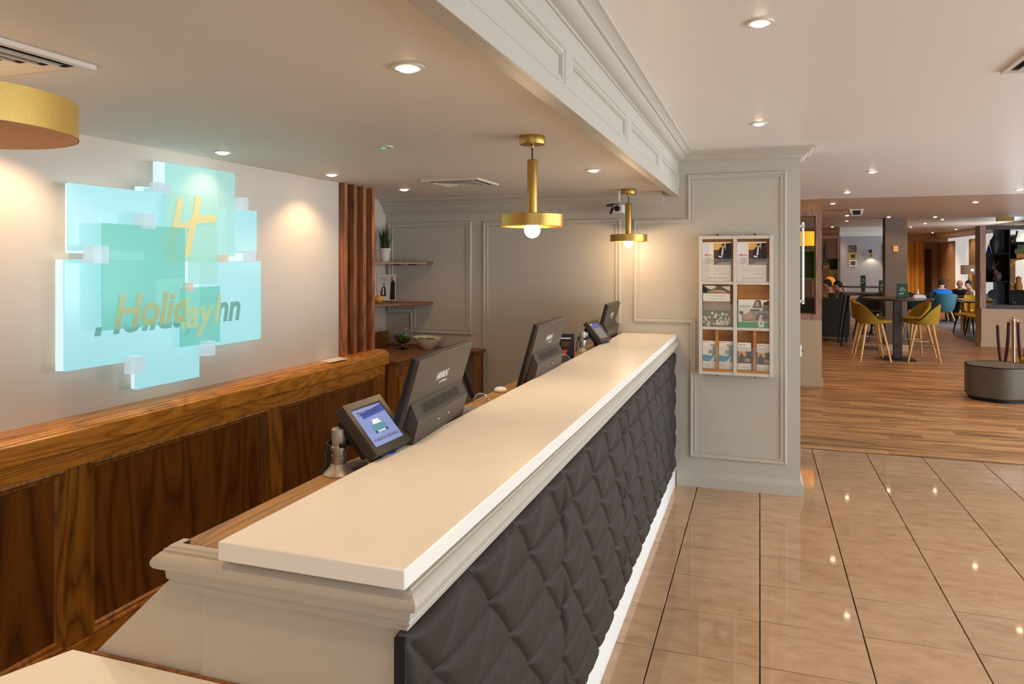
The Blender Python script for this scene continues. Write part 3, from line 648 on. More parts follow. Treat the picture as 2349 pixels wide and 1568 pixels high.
MB().lathe([(.30, -.205), (.30, -.115), (.298, -.115), (.298, -.205)], 90, cap0=False, cap1=False).build('shade', M['drum'], dr)
MB().lathe([(.2975, -.2045), (.2975, -.1155)], 90, cap0=False, cap1=False).build('lining', M['drumin'], dr)
MB().tube([(0, 0, 0), (0, 0, -.14)], .006, 8).build('cord', M['black'], dr)
MB().lathe([(.05, 0), (.05, -.03), (.001, -.031)], 24, cap0=False, cap1=False).build('canopy', M['brass'], dr)
r_ = MB()
for k in range(3):
    a = k*2*PI/3+.3; r_.tube([(0, 0, -.13), (.298*math.cos(a), .298*math.sin(a), -.12)], .003, 6)
r_.build('spider', M['brass'], dr); MB().sphere((0, 0, -.165), .03).build('bulb', M['bulb'], dr)
l = bpy.data.lights.new('drum_glow', 'POINT'); l.energy = 1.2; l.color = WARM; l.shadow_soft_size = .03
o = bpy.data.objects.new('drum_glow', l); C.objects.link(o); o.location = (-1.963, 1.274, ZC-.20)
# ---- ceiling diffusers (square swirl grilles)
def diffuser(x0, y0, w, z, label, name='air_diffuser'):
    t = thing(name, label, 'vent', (x0+w/2, y0+w/2, z), 0, 'square ceiling air diffusers'); h = w/2
    m = MB(); sweep(m, [(-h, -h), (-h, h), (h, h), (h, -h)], [(0, 0), (0, -.012), (.022, -.012), (.026, -.003)], True, lambda u, v, q: (u, v, q)); m.build('frame', M['rim'], t)
    m = MB(); m.box(-h+.02, -h+.02, -.004, h-.02, h-.02, -.001); m.build('plenum', M['vent_dark'], t)
    for k in range(4):
        q = h-.055-k*.036
        m = MB(); sweep(m, [(-q, -q), (-q, q), (q, q), (q, -q)], [(-.007, -.016), (0, -.017), (.010, -.006), (.0, -.007)], True, lambda u, v, qq: (u, v, qq)); m.build('louvre', M['rim'], t)
    return t
diffuser(-2.115, 1.11, .40, ZC, 'cream square ceiling air diffuser cut by the left edge of the photo')
diffuser(-2.10, 4.30, .40, ZC, 'white square ceiling diffuser above the office, left of the brass pendant')
diffuser(.993, 3.27, .42, ZL, 'white square ceiling diffuser cut by the right edge of the photo')
sm = thing('emergency_light', 'tiny green-lit emergency light on the office ceiling', 'light', (-1.645, 3.00, ZC))
MB().lathe([(.036, 0), (.036, -.005), (.03, -.008), (.001, -.009)], 24, cap0=False, cap1=False).build('cover', M['rim'], sm)
MB().lathe([(.001, -.0105), (.012, -.009)], 12, cap0=False, cap1=False, c=(-.008, -.006, 0)).build('led', M['led'], sm)
# ---- camera on bracket
cc = thing('security_camera', 'small white security camera with looped black cable beside the far pendant', 'camera', (-1.015, 5.50, ZC))
MB().box(-.028, -.03, -.003, .028, .03, 0).box(-.007, -.007, -.085, .007, .007, 0).build('bracket', M['white'], cc, bevel=.001)
MB().sphere((0, 0, -.09), .012).build('joint', M['steel'], cc)
MB().box(-.036, -.05, -.165, .036, .05, -.103).build('housing', M['white'], cc, bevel=.004)
MB().tube([(-.006, -.05, -.132), (-.006, -.066, -.132)], .023, 18).build('lens', M['black'], cc)
MB().tube([(0, .02, -.10), (-.04, .0, -.095), (-.085, -.01, -.098), (-.095, -.015, -.108), (-.07, -.02, -.113), (-.02, -.02, -.10), (.03, -.01, -.105)], .005, 6).tube([(-.036, -.03, -.12), (-.05, -.035, -.14), (-.06, -.035, -.175)], .009, 8).build('cable', M['black'], cc)
# ============================================================ LIT SIGN
G = {}
def gl(n, tint, a, em, es): G[n] = glassy('sign_'+n, tint, a, em, es)
gl('base', (1, 1, 1, 1), 1., (.72, .93, .97, 1), .92)
gl('a', srgb(200, 236, 238), .9, (.36, .72, .76, 1), .95)
gl('c', srgb(214, 240, 234), .5, (.46, .78, .76, 1), .9)
gl('h', srgb(208, 238, 230), .42, (.20, .58, .52, 1), .92)
gl('i', srgb(226, 240, 210), .4, (.52, .76, .52, 1), .9)
gl('cube', srgb(222, 234, 238), .5, (.60, .70, .74, 1), 1.0)
gl('cubew', srgb(232, 214, 200), .6, (.70, .66, .56, 1), .9)
gl('txt', srgb(214, 200, 128), 1., (.70, .66, .32, 1), .85)
gl('txt3', srgb(160, 180, 110), 1., (.34, .44, .20, 1), .85)
gl('txt4', srgb(180, 200, 130), 1., (.42, .58, .32, 1), .85)
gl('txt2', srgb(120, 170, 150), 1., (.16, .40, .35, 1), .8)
edge = glassy('sign_edge', srgb(120, 200, 180), .8, (.35, .75, .65, 1), .6)
sg = thing('lit_sign', 'large backlit turquoise glass sign of overlapping panes on the left wall', 'sign', (WX, 2.76, 1.64))
def sbox(x0, x1, ya, yb, za, zb, name, m, bev=.002): return part(MB().box(x0, ya, za, x1, yb, zb), name, m, sg, bevel=bev)
bz = [(2.204, 2.62, 1.735, 2.019), (2.16, 2.70, 1.262, 1.709), (2.655, 3.04, 1.75, 2.166), (2.55, 2.75, 1.60, 2.04), (2.95, 3.31, 1.60, 1.975), (2.90, 3.345, 1.285, 1.705), (2.53, 2.88, 1.13, 1.40), (2.30, 3.1, 1.30, 1.95)]
for a, b, c, d in bz: sbox(-2.672, -2.642-.0006*bz.index((a, b, c, d)), a, b, c, d, 'light_box', G['base'])
sbox(-2.698, -2.672, 2.35, 3.2, 1.35, 1.9, 'wall_mount', M['steel'])
pn = [(2.176, 2.60, 1.745, 2.017, 'a', -2.622), (2.158, 2.62, 1.262, 1.709, 'a', -2.620), (2.56, 2.80, 1.62, 2.033, 'a', -2.624), (3.09, 3.33, 1.745, 1.978, 'a', -2.622), (2.90, 3.362, 1.273, 1.704, 'a', -2.620), (2.51, 2.90, 1.131, 1.42, 'a', -2.624),
      (2.651, 3.118, 1.727, 2.162, 'c', -2.592), (2.68, 3.008, 1.70, 2.03, 'i', -2.606), (2.805, 3.006, 1.59, 1.725, 'c', -2.603), (2.741, 3.008, 1.295, 1.576, 'h', -2.592), (2.60, 2.62, 1.2, 1.21, 'a', -2.6), (2.278, 2.733, 1.416, 1.859, 'h', -2.556)]
for a, b, c, d, k, x in pn:
    if b-a < .05: continue
    sbox(x-.006, x, a, b, c, d, 'glass_pane', G[k], .0015)
for a, b, c, d, k in [(2.563, 2.638, 2.013, 2.057, 'cube'), (2.476, 2.547, 1.845, 1.915, 'cube'), (2.225, 2.30, 1.692, 1.765, 'cube'), (3.122, 3.165, 1.966, 2.035, 'cube'), (2.994, 3.03, 1.698, 1.735, 'cubew'), (3.185, 3.225, 1.695, 1.76, 'cube'), (2.762, 2.79, 1.56, 1.60, 'cubew'), (2.865, 2.92, 1.24, 1.31, 'cube'), (2.427, 2.49, 1.215, 1.29, 'cube')]:
    s_ = .75 if k == 'cubew' else 1; sbox(-2.60, -2.60+.055*s_, a, b, c, d, 'connector_block', G[k], .002)
wm = lambda X, y, z, r=0: Matrix.Translation((X, y, z)) @ Matrix(((0, 0, 1, 0), (1, 0, 0, 0), (0, 1, 0, 0), (0, 0, 0, 1))) @ Matrix.Rotation(r, 4, 'Z')
def sgtext(X, y, z, body, w, h, m, nm='lettering', clip=None):
    o = text_mesh(nm, body, .15, m, None, wm(X, y, z, 0), shear=.22, off=.004, width=w, height=h)
    if clip:
        bm = bmesh.new(); bm.from_mesh(o.data)
        for co_, no_ in clip: bmesh.ops.bisect_plane(bm, geom=bm.verts[:]+bm.edges[:]+bm.faces[:], plane_co=co_, plane_no=no_, clear_outer=True)
        bm.to_mesh(o.data); bm.free()
    o.data.transform(Matrix.Translation(-sg.location)); o.parent = sg; return o
# print carried by the rear panes (lower part of the word showing below the front pane) and by the front panes
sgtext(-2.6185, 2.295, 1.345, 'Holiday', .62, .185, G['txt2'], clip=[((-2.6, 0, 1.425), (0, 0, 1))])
sgtext(-2.553, 2.335, 1.375, 'Holiday', .60, .19, G['txt3'], clip=[((-2.6, 2.732, 0), (0, 1, 0)), ((-2.6, 0, 1.417), (0, 0, -1))])
sgtext(-2.5905, 2.335+.012, 1.335, 'Holiday', .62, .195, G['txt4'], clip=[((-2.6, 2.745, 0), (0, -1, 0))])
sgtext(-2.5905, 2.965, 1.393, 'Inn', .225, .145, G['txt4'], clip=[((-2.6, 3.010, 0), (0, 1, 0))])
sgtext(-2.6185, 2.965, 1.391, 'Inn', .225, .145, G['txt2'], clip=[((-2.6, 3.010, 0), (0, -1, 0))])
def stroke(m, pts, w, X, t=.002):
    """flat brush stroke of varying width in the plane of the sign"""
    L = []; R_ = []
    for i, (y, z) in enumerate(pts):
        a = Vector(pts[max(i-1, 0)]); b = Vector(pts[min(i+1, len(pts)-1)]); d = (b-a).normalized(); n = Vector((-d.y, d.x)); ww = w[i]/2
        L.append((y+n.x*ww, z+n.y*ww)); R_.append((y-n.x*ww, z-n.y*ww))
    for i in range(len(pts)-1): m.prism([L[i], L[i+1], R_[i+1], R_[i]], X, X+t, 'YZ')
m_ = MB()
stroke(m_, [(2.735, 1.995), (2.722, 1.93), (2.706, 1.86), (2.698, 1.80), (2.690, 1.72), (2.690, 1.68)], [.028, .034, .036, .036, .034, .026], -2.590)
stroke(m_, [(2.852, 2.018), (2.838, 1.95), (2.812, 1.86), (2.795, 1.79), (2.780, 1.73)], [.032, .036, .04, .038, .034], -2.590)
stroke(m_, [(2.628, 1.765), (2.65, 1.80), (2.69, 1.838), (2.74, 1.862), (2.80, 1.885), (2.87, 1.908), (2.972, 1.916)], [.012, .024, .03, .032, .034, .036, .034], -2.5895)
part(m_, 'monogram', G['txt'], sg, smooth=0)
# ============================================================ MONITORS on the counter
def monitor(loc, yaw, tilt, w, label, h=.315):
    """origin at the bottom middle of the back panel; local +Y is the screen side, back faces -Y"""
    t = thing('monitor', label, 'monitor', loc, 0, 'monitors behind the counter', rot=None)
    R = Matrix.Rotation(yaw, 4, 'Z') @ Matrix.Rotation(tilt, 4, 'X'); t.rotation_euler = R.to_euler()
    MB().box(-w/2, 0, 0, w/2, .014, h).build('back_cover', M['monback'], t, bevel=.002)
    MB().box(-w/2-.001, .014, -.001, w/2+.001, .030, h+.001).build('bezel', M['black'], t, bevel=.002)
    MB().box(-w/2+.012, .030, .014, w/2-.012, .0305, h-.012).build('screen', M['screen2'], t)
    hx = w*.46; hz = h*.56
    MB().prism([(0, hz), (-.040, hz-.045), (-.046, -.004), (0, -.004)], -hx, hx, 'YZ').build('rear_housing', M['monback'], t, bevel=.002); rh = t.children[-1] if t.children[-1].name.startswith('rear_housing') else [c for c in t.children if c.name.startswith('rear_housing')][0]
    g = MB()
    for k in range(26):
        x = -hx*.72+k*hx*1.44/26; g.T = Matrix(); g.add([(x, -.0105, hz-.0105), (x+.004, -.0105, hz-.0105), (x+.004, -.031, hz-.0335), (x, -.031, hz-.0335)], [(0, 1, 2, 3)])
    g.v = [(x, y-.0012, z+.0004) for x, y, z in g.v]; g.build('vent_slots', M['black'], rh, smooth=0)
    s = MB()
    for x, z in ((-.05, hz-.075), (.05, hz-.075), (-.05, hz-.155), (.05, hz-.155)): s.sphere((x, -.0425, z), .0028, 8, 5)
    s.build('screws', M['chrome'], rh)
    MB().box(-.035, -.03, -.10, .035, -.008, .0).build('stand_neck', M['black'], t)
    B = Matrix(((1, 0, 0, 0), (0, 0, -1, 0), (0, 1, 0, 0), (0, 0, 0, 1)))
    mt = Matrix.Translation((.045-.105, -.0006, h-.095)) @ Matrix(((1, 0, 0, 0), (0, 0, -1, 0), (0, 1, 0, 0), (0, 0, 0, 1)))
    text_mesh('lettering', 'HANNS\u00b7G', .03, M['whitep'], t, mt, shear=.3, off=.0004, width=.115, height=.026, ext=.0004)
    mt = Matrix.Translation((.045-.06, -.0006, h-.113)) @ Matrix(((1, 0, 0, 0), (0, 0, -1, 0), (0, 1, 0, 0), (0, 0, 0, 1)))
    text_mesh('lettering', 'by HANNSpree', .012, M['whitep'], t, mt, shear=.2, width=.072, ext=.0004)
    return t
def topmid(x, y, z, yaw, tilt, h):
    R = Matrix.Rotation(yaw, 3, 'Z') @ Matrix.Rotation(tilt, 3, 'X'); return Vector((x, y, z))-R @ Vector((0, 0, h))
for (x, y, z, yaw, tilt, w, lab) in [(-.978, 2.220, 1.404, 1.654, .29, .53, 'large grey monitor back facing the camera, nearest on the counter'),
                                     (-.985, 3.540, 1.397, 1.582, .279, .53, 'second monitor back, lit warm, in the middle of the counter'),
                                     (-1.015, 5.335, 1.39, 1.58, .27, .48, 'farthest monitor back beside the wall end of the counter')]:
    monitor(topmid(x, y, z, yaw, tilt, .315), yaw, tilt, w, lab)
    # dark foot and clutter of cables on the ledge
def terminal(loc, yaw, tilt, w, h, label, scr):
    t = thing('touch_terminal', label, 'screen', loc, 0, 'guest touch terminals on the counter')
    t.rotation_euler = (Matrix.Rotation(yaw, 4, 'Z') @ Matrix.Rotation(tilt, 4, 'X')).to_euler()
    f = .024
    MB().box(-w/2, 0, 0, w/2, .030, h).build('back_shell', M['termbody'], t, bevel=.002)
    m = MB(); sweep(m, [(-w/2, 0), (-w/2, h), (w/2, h), (w/2, 0)], [(0, 0), (0, .004), (f-.004, .004), (f, 0)], True, lambda u, v, q: (u, -q, v)); m.build('bezel', M['termbody'], t)
    MB().box(-w/2+f, -.001, f, w/2-f, .0, h-f).build('display', scr, t)
    MB().box(-w/2+.01, .030, .02, w/2-.03, .052, h-.025).build('rear_box', M['black'], t, bevel=.002)
    p = MB(); a = w/2-f
    if scr is M['screen']:
        B = lambda x, z: Matrix.Translation((x, -.0013, z)) @ Matrix(((1, 0, 0, 0), (0, 0, -1, 0), (0, 1, 0, 0), (0, 0, 0, 1)))
        P2(p, 0, [(-a*.62, h*.66), (a, h*.70), (a, h*.84), (a*.3, h*.80), (-a*.62, h*.77)], -.0011)
        # car seen from the front
        P2(p, 1, [(-.034, .066), (.034, .066), (.037, .078), (.033, .088), (-.033, .088), (-.037, .078)], -.0012)
        P2(p, 2, [(-.022, .088), (.022, .088), (.015, .103), (-.015, .103)], -.0013)
        P2(p, 3, [(-.034, .060), (-.022, .060), (-.022, .067), (-.034, .067)], -.0012); P2(p, 3, [(.022, .060), (.034, .060), (.034, .067), (.022, .067)], -.0012)
        P2(p, 4, [(-.02, .062), (.02, .062), (.02, .066), (-.02, .066)], -.0013)
        p.build('picture', [M['scr_blue'], M['scr_teal'], M['scr_lt'], M['scr_dark'], M['scr_lt']], t, smooth=0)
        text_mesh('lettering', 'TOUCH THE SCREEN', .01, M['scr_dark'], t, B(-.062, h*.725), off=.0002, width=.105, height=.014, ext=.0002)
        text_mesh('lettering', 'TO REGISTER YOUR VEHICLE', .01, M['scr_dark'], t, B(-.068, h*.215), width=.135, height=.009, ext=.0002)
    else:
        P2(p, 0, [(-a, h*.62), (a, h*.66), (a, h-f), (-a, h-f)], -.0012); P2(p, 1, [(-a, h*.80), (-a*.3, h-f), (-a, h-f)], -.0014)
        P2(p, 2, [(-a*.2, h*.74), (a, h*.70), (a, h*.72), (-a*.2, h*.755)], -.0014)
        p.build('picture', [M['scr_blue'], M['scr_lt'], M['scr_dark']], t, smooth=0)
    MB().tube([(-.03, .04, .02), (-.02, .05, -.008), (.02, .04, -.012), (.05, .03, -.004), (.06, .03, .01)], .0035, 6).tube([(-.075, .04, .02), (-.08, .03, -.004), (-.05, .02, -.006)], .006, 8).build('cable', M['black'], t)
    MB().tube([(-.01, .03, 0), (.0, .02, -.012), (.02, .02, -.008)], .006, 8).build('plug', M['pureblue'], t)
    return t
terminal((-.996, 1.870, 1.164), 1.538, -.722, .20, .171, 'near tilted touch terminal showing a small car on its screen', M['screen'])
terminal((-.984, 4.86, 1.166), 1.369, -.711, .18, .168, 'far small tilted terminal with a blue and grey screen', M['screen2'])
def arm(loc, label, s=1., rz=0.):
    t = thing('terminal_arm', label, 'stand', loc, rz, 'silver terminal arms'); t.scale = (s, s, s)
    MB().lathe([(.050, 0), (.050, .004), (.040, .014), (.030, .026), (.026, .036), (.001, .036)], 28, cap1=False).build('base', M['silver'], t)
    MB().lathe([(.024, .036), (.024, .062), (.022, .063), (.022, .066), (.024, .067), (.024, .080), (.030, .082), (.030, .092), (.026, .096), (.001, .096)], 28, cap0=False, cap1=False).build('column', M['steel'], t)
    MB().tube([(0, -.004, .014), (.02, .05, .018), (.04, .10, .012)], .016, 10).build('foot_arm', M['silver'], t)
    MB().lathe([(.021, .094), (.023, .10), (.024, .148), (.020, .152), (.001, .153)], 24, cap0=False, cap1=False).build('cap', M['silver'], t)
    MB().box(-.004, .02, .105, .03, .07, .145).build('bracket', M['steel'], t, bevel=.004)
    c = MB()
    for k in range(3):
        pts = [(.032*math.cos(a)*(1+.1*k), .030*math.sin(a)*(1+.1*k), .098+.004*k+.004*math.sin(3*a)) for a in [i*.5 for i in range(-2, 9)]]
        c.tube(pts, .0038, 6)
    c.tube([(.03, .0, .10), (.05, .05, .104), (.075, .09, .085)], .006, 6).tube([(-.032, -.01, .094), (-.040, -.014, .07), (-.036, -.02, .04), (-.046, -.03, .006)], .004, 6).tube([(.055, .07, .10), (.07, .08, .055), (.09, .09, .052)], .004, 6)
    c.build('cable', M['black'], t)
    return t
arm((-1.130, 1.79, 1.0985), 'silver swivel arm with coiled black cable holding the near terminal', .86)
arm((-1.115, 4.72, 1.0985), 'silver arm and black cables behind the far small terminal', .9)
def cardreader(loc, label, rz=0):
    t = thing('document_reader', label, 'office device', loc, rz, 'grey document readers')
    MB().prism([(-.05, 0), (.06, 0), (.06, .012), (-.05, .022)], -.06, .06, 'YZ').build('tray', M['silver'], t, bevel=.002)
    MB().add([(-.045, -.035, .0225), (.045, -.035, .0225), (.045, .045, .0145), (-.045, .045, .0145)], [(0, 1, 2, 3)]).build('glass_plate', M['screen2'], t)
    a = [(.055*math.cos(PI*i/14), .025+.045*math.sin(PI*i/14)) for i in range(15)]
    m = MB(); m.prism(a, .060, .063, 'XZ'); m.build('window', M['acrylic'], t)
    m = MB(); m.tube([(x, .0615, z) for x, z in [(-.055, .0)]+a[::-1]+[(.055, 0)]], .002, 6); m.build('rim', M['chrome'], t)
    m = MB(); m.tube([(.055, .06, .024), (.085, .06, .022)], .010, 10); m.build('hinge', M['chrome'], t)
    m = MB()
    for k in range(3): m.tube([(-.045+.012*k, -.05, .01), (-.06+.012*k, -.07, .0), (-.07+.01*k, -.085, -.01)], .004, 6)
    m.build('cable', M['pureblue'], t)
    return t
cardreader((-1.09, 2.68, 1.0985), 'grey document reader with arched glass behind the nearest monitor', -.5)
cardreader((-1.09, 3.98, 1.0985), 'grey document reader with chrome hinge behind the middle monitor', -.5)
bs = thing('leaflet_holder', 'dark blue leaflet stand on the ledge behind the middle monitor', 'leaflet stand', (-1.10, 4.22, 1.0985), .15)
MB().box(-.05, 0, 0, .05, .004, .17).build('sheet', M['navy'], bs); MB().box(-.052, -.03, 0, .052, .02, .004).build('foot', M['acrylic'], bs)
p = MB(); P2(p, 0, [(-.03, .14), (.03, .14), (.03, .147), (-.03, .147)], -.001); P2(p, 1, [(-.03, .09), (.025, .095), (.02, .12), (-.02, .125)], -.001); P2(p, 2, [(-.035, .04), (.0, .045), (.01, .075), (-.03, .07)], -.001)
p.build('print', [M['whitep'], M['brownp'], M['red']], bs, smooth=0)
wd = tag(MB().sphere((0, 0, 0), .03, 20, 10, (1, 1, .5)).build('mouse', M['white'], loc=(-1.135, 3.16, 1.108)), 'white computer mouse at the edge of the wooden ledge', 'mouse')
# ============================================================ BROCHURE RACK (front plane Y=5.59)
rk = thing('brochure_rack', 'white six-bay wooden brochure rack hung on the grey pier', 'rack', (-.17, 5.66, .86))
YF, YBk = 5.585, 5.655
x0, x1, z0, z1 = -.432, .092, .862, 1.892
bars_v = [(x0, x0+.024), (-.186, -.160), (x1-.026, x1)]
for a, b in bars_v: part(MB().box(a, YF, z0, b, YBk, z1), 'upright', M['rackwhite'], rk, bevel=.0015)
for zz in ((z0, z0+.022), (1.196, 1.216), (1.532, 1.553), (z1-.024, z1)):
    for a, b in ((x0+.024, -.186), (-.160, x1-.026)): part(MB().box(a, YF+.004, zz[0], b, YF+.026, zz[1]), 'rail', M['rackwhite'], rk, bevel=.001)
for zz in ((z0, z0+.018), (1.196, 1.21), (1.532, 1.546), (z1-.018, z1)):
    for a, b in ((x0+.024, -.186), (-.160, x1-.026)): part(MB().box(a, YF+.026, zz[0], b, YBk-.006, zz[1]), 'shelf', M['rackwood'], rk)
part(MB().box(x0+.01, YBk-.006, z0+.01, x1-.01, YBk, z1-.01), 'backboard', M['rackwood'], rk)
for x in (-.302, -.036): part(MB().box(x-.011, YF+.012, z0+.022, x+.011, YBk-.006, 1.196), 'divider', M['rackwood'], rk)
for a, b in ((x0+.024, -.186), (-.160, x1-.026)):
    part(MB().box(a, YF+.006, z0+.022, b, YF+.016, z0+.042), 'lip', M['rackwood'], rk)
    for zz in (1.216, 1.553): part(MB().box(a+.001, YF+.006, zz, b-.001, YF+.009, zz+.17), 'acrylic_front', M['acrylic'], rk)
    part(MB().box(a+.001, YF+.006, z0+.042, b-.001, YF+.009, z0+.21), 'acrylic_front', M['acrylic'], rk)
m_ = MB()
for x in (-.30, -.035):
    for z in (z1+.008, z0-.008): m_.sphere((x, YBk-.01, z), .007, 8, 5)
part(m_, 'fixing_screw', M['black'], rk)
def brochure(x, z, w, h, label, group, draw, y=YF+.024):
    t = thing('brochure', label, 'brochure', (x, y, z), 0, group)
    pg_ = MB().box(0, 0, 0, w, .006, h).build('pages', M['paper'], t); p = MB(); ms = draw(p, w, h); p.build('cover_print', ms, pg_, smooth=0); return t
def R4(p, i, x0, z0, x1, z1, y=-.001): P2(p, i, [(x0, z0), (x1, z0), (x1, z1), (x0, z1)], y)
def d_top(p, w, h):
    R4(p, 0, w*.40, h*.42, w, h*.97); R4(p, 1, w*.40, h*.80, w*.86, h*.97, -.0013); R4(p, 2, w*.82, h*.5, w, h*.97, -.0016)
    P2(p, 3, [(w*.40, h*.42), (w, h*.42), (w, h*.50), (w*.66, h*.49)], -.0016)
    P2(p, 4, [(w*.52, h*.52), (w*.56, h*.80), (w*.66, h*.88), (w*.80, h*.86), (w*.84, h*.54), (w*.74, h*.48), (w*.72, h*.58), (w*.58, h*.5)], -.002)
    P2(p, 5, [(w*.68, h*.86), (w*.76, h*.86), (w*.77, h*.93), (w*.69, h*.94)], -.0023); P2(p, 2, [(w*.67, h*.91), (w*.78, h*.91), (w*.77, h*.955), (w*.69, h*.955)], -.0025)
    P2(p, 6, [(w*.66, h*.66), (w*.72, h*.66), (w*.74, h*.86), (w*.70, h*.86)], -.0023); P2(p, 6, [(w*.56, h*.62), (w*.7, h*.60), (w*.7, h*.63), (w*.58, h*.66)], -.0025)
    R4(p, 7, 0, h*.645, w*.40, h*.652); R4(p, 7, w*.08, h*.665, w*.2, h*.69); R4(p, 8, w*.22, h*.668, w*.32, h*.685)
    for k in range(4): R4(p, 8, w*.10, h*(.58-.04*k), w*(.36-.05*(k % 2)), h*(.592-.04*k))
    for k in range(3): R4(p, 9, w*.08, h*(.33-.03*k), w*.85, h*(.335-.03*k))
    for k in range(7): R4(p, 8, w*(.2+.1*k), h*.07, w*(.24+.1*k), h*.10)
    for k in range(4): R4(p, 7, w*(.58+.1*k), h*.185, w*(.62+.1*k), h*.2)
    return [M['brownp'], M['yellowp'], M['blackp'], M['tanp'], M['navy'], M['skinp'], M['whitep'], M['red'], M['greyp'], M['cream']]
brochure(-.407, 1.554, .205, .292, 'white brochure with a man in a dark jacket, top left bay', 'brochures in the top bays', d_top)
brochure(-.159, 1.554, .205, .292, 'white brochure with a man in a dark jacket, top right bay', 'brochures in the top bays', d_top)
def d_wed(p, w, h):
    R4(p, 0, 0, h*.62, w, h); R4(p, 1, 0, 0, w, h*.62)
    P2(p, 2, [(0, h*.84), (w*.14, h*.82), (w*.16, h*.92), (0, h)], -.0016); P2(p, 3, [(w*.14, h*.84), (w*.9, h*.82), (w*.8, h*.88), (w*.45, h*.90)], -.0016)
    P2(p, 4, [(w*.05, h*.98), (w*.3, h*.90), (w*.5, h*.97), (w*.45, h), (w*.1, h)], -.0014); P2(p, 4, [(w*.68, h*.98), (w, h*.86), (w, h)], -.0014)
    R4(p, 5, 0, h*.62, w, h*.81, -.002); R4(p, 6, 0, h*.40, w, h*.62, -.0014); R4(p, 0, 0, 0, w, h*.40, -.0014)
    for k in range(26):
        a = random.uniform(.02, .9)*w; b = random.uniform(.02, .34)*h; s = random.uniform(.03, .07)*w
        P2(p, 4, [(a+s*math.cos(q*1.05), b+s*math.sin(q*1.05)) for q in range(6)], -.0018-.00002*k)
    for cx in (.40, .58):
        ring = MB(); sweep(p, [(w*cx+.019*math.cos(q*.42), h*.52+.017*math.sin(q*.42)) for q in range(15)], [(0, .0015), (0, .002), (.003, .002), (.003, .0015)], True, lambda u, v, hh: (u, -hh, v))
        p.m[-45:] = [3]*45
    return [M['olivep'], M['tanp'], M['blackp'], M['skinp'], M['flower'], M['whitep'], M['tanp']]
t = brochure(-.403, 1.217, .196, .305, 'wedding brochure with rings and white roses, middle left bay', None, d_wed)
B = lambda x, z: Matrix.Translation((x, -.0026, z)) @ Matrix(((1, 0, 0, 0), (0, 0, -1, 0), (0, 1, 0, 0), (0, 0, 0, 1)))
text_mesh('lettering', 'A WEDDING', .02, M['greyp'], t, B(.045, .222), width=.108, height=.0125, ext=.0002)
text_mesh('lettering', "THAT'S YOU", .02, M['greyp'], t, B(.042, .2), width=.112, height=.0125, ext=.0002)
H_ = MB(); 
stroke_pts = [([(.150, .012), (.165, .075)], .008), ([(.176, .012), (.190, .075)], .008), ([(.138, .034), (.195, .052)], .008)]
for pts, ww in stroke_pts:
    (ax, az), (bx, bz_) = pts; d = Vector((bx-ax, bz_-az)).normalized(); n = Vector((-d.y, d.x))*ww/2
    H_.prism([(ax+n.x, az+n.y), (bx+n.x, bz_+n.y), (bx-n.x, bz_-n.y), (ax-n.x, az-n.y)], -.0034, -.0028, 'XZ')
H_.build('monogram', M['whitep'], t, smooth=0)
def d_imp(p, w, h):
    R4(p, 0, 0, 0, w, h*.20, -.0016); R4(p, 1, 0, h*.2, w, h); P2(p, 2, [(w*.12, h*.22), (w, h*.22), (w, h*.62), (w*.4, h*.62), (w*.3, h*.5), (w*.1, h*.45)], -.0014)
    P2(p, 3, [(w*.46, h*.70), (w*.56, h*.98), (w*.72, h*.98), (w*.78, h*.70)], -.0016); P2(p, 4, [(w*.54, h*.76), (w*.56, h*.94), (w*.68, h*.94), (w*.68, h*.76)], -.0018)
    P2(p, 4, [(w*.20, h*.30), (w*.28, h*.52), (w*.44, h*.56), (w*.5, h*.34)], -.0018); P2(p, 5, [(w*.78, h*.6), (w, h*.6), (w, h*.97), (w*.82, h*.9)], -.0014)
    P2(p, 3, [(w*.02, h*.5), (w*.14, h*.44), (w*.18, h*.56), (w*.06, h*.6)], -.002); P2(p, 6, [(w*.38, h*.60), (w*.7, h*.60), (w*.7, h*.66), (w*.38, h*.66)], -.002)
    P2(p, 5, [(w*.55, h*.28), (w*.62, h*.5), (w*.9, h*.55), (w, h*.3)], -.0016)
    P2(p, 1, [(w*.66, h*.02), (w*.82, h*.02), (w*.84, h*.24), (w*.64, h*.24)], -.0024); P2(p, 7, [(w*.66, h*.24), (w*.76, h*.24), (w*.78, h*.46), (w*.70, h*.46)], -.0024); P2(p, 0, [(w*.71, h*.12), (w*.77, h*.12), (w*.77, h*.2), (w*.71, h*.2)], -.0028)
    return [M['greenp'], M['whitep'], M['tanp'], M['brownp'], M['skinp'], M['brownp'], M['blackp'], M['flower']]
t = brochure(-.150, 1.217, .214, .205, 'brochure with people at a table and green band, middle right bay', None, d_imp)
text_mesh('lettering', 'IMPRESSED', .02, M['greyp'], t, B(.008, .148), width=.075, height=.011, ext=.0002)
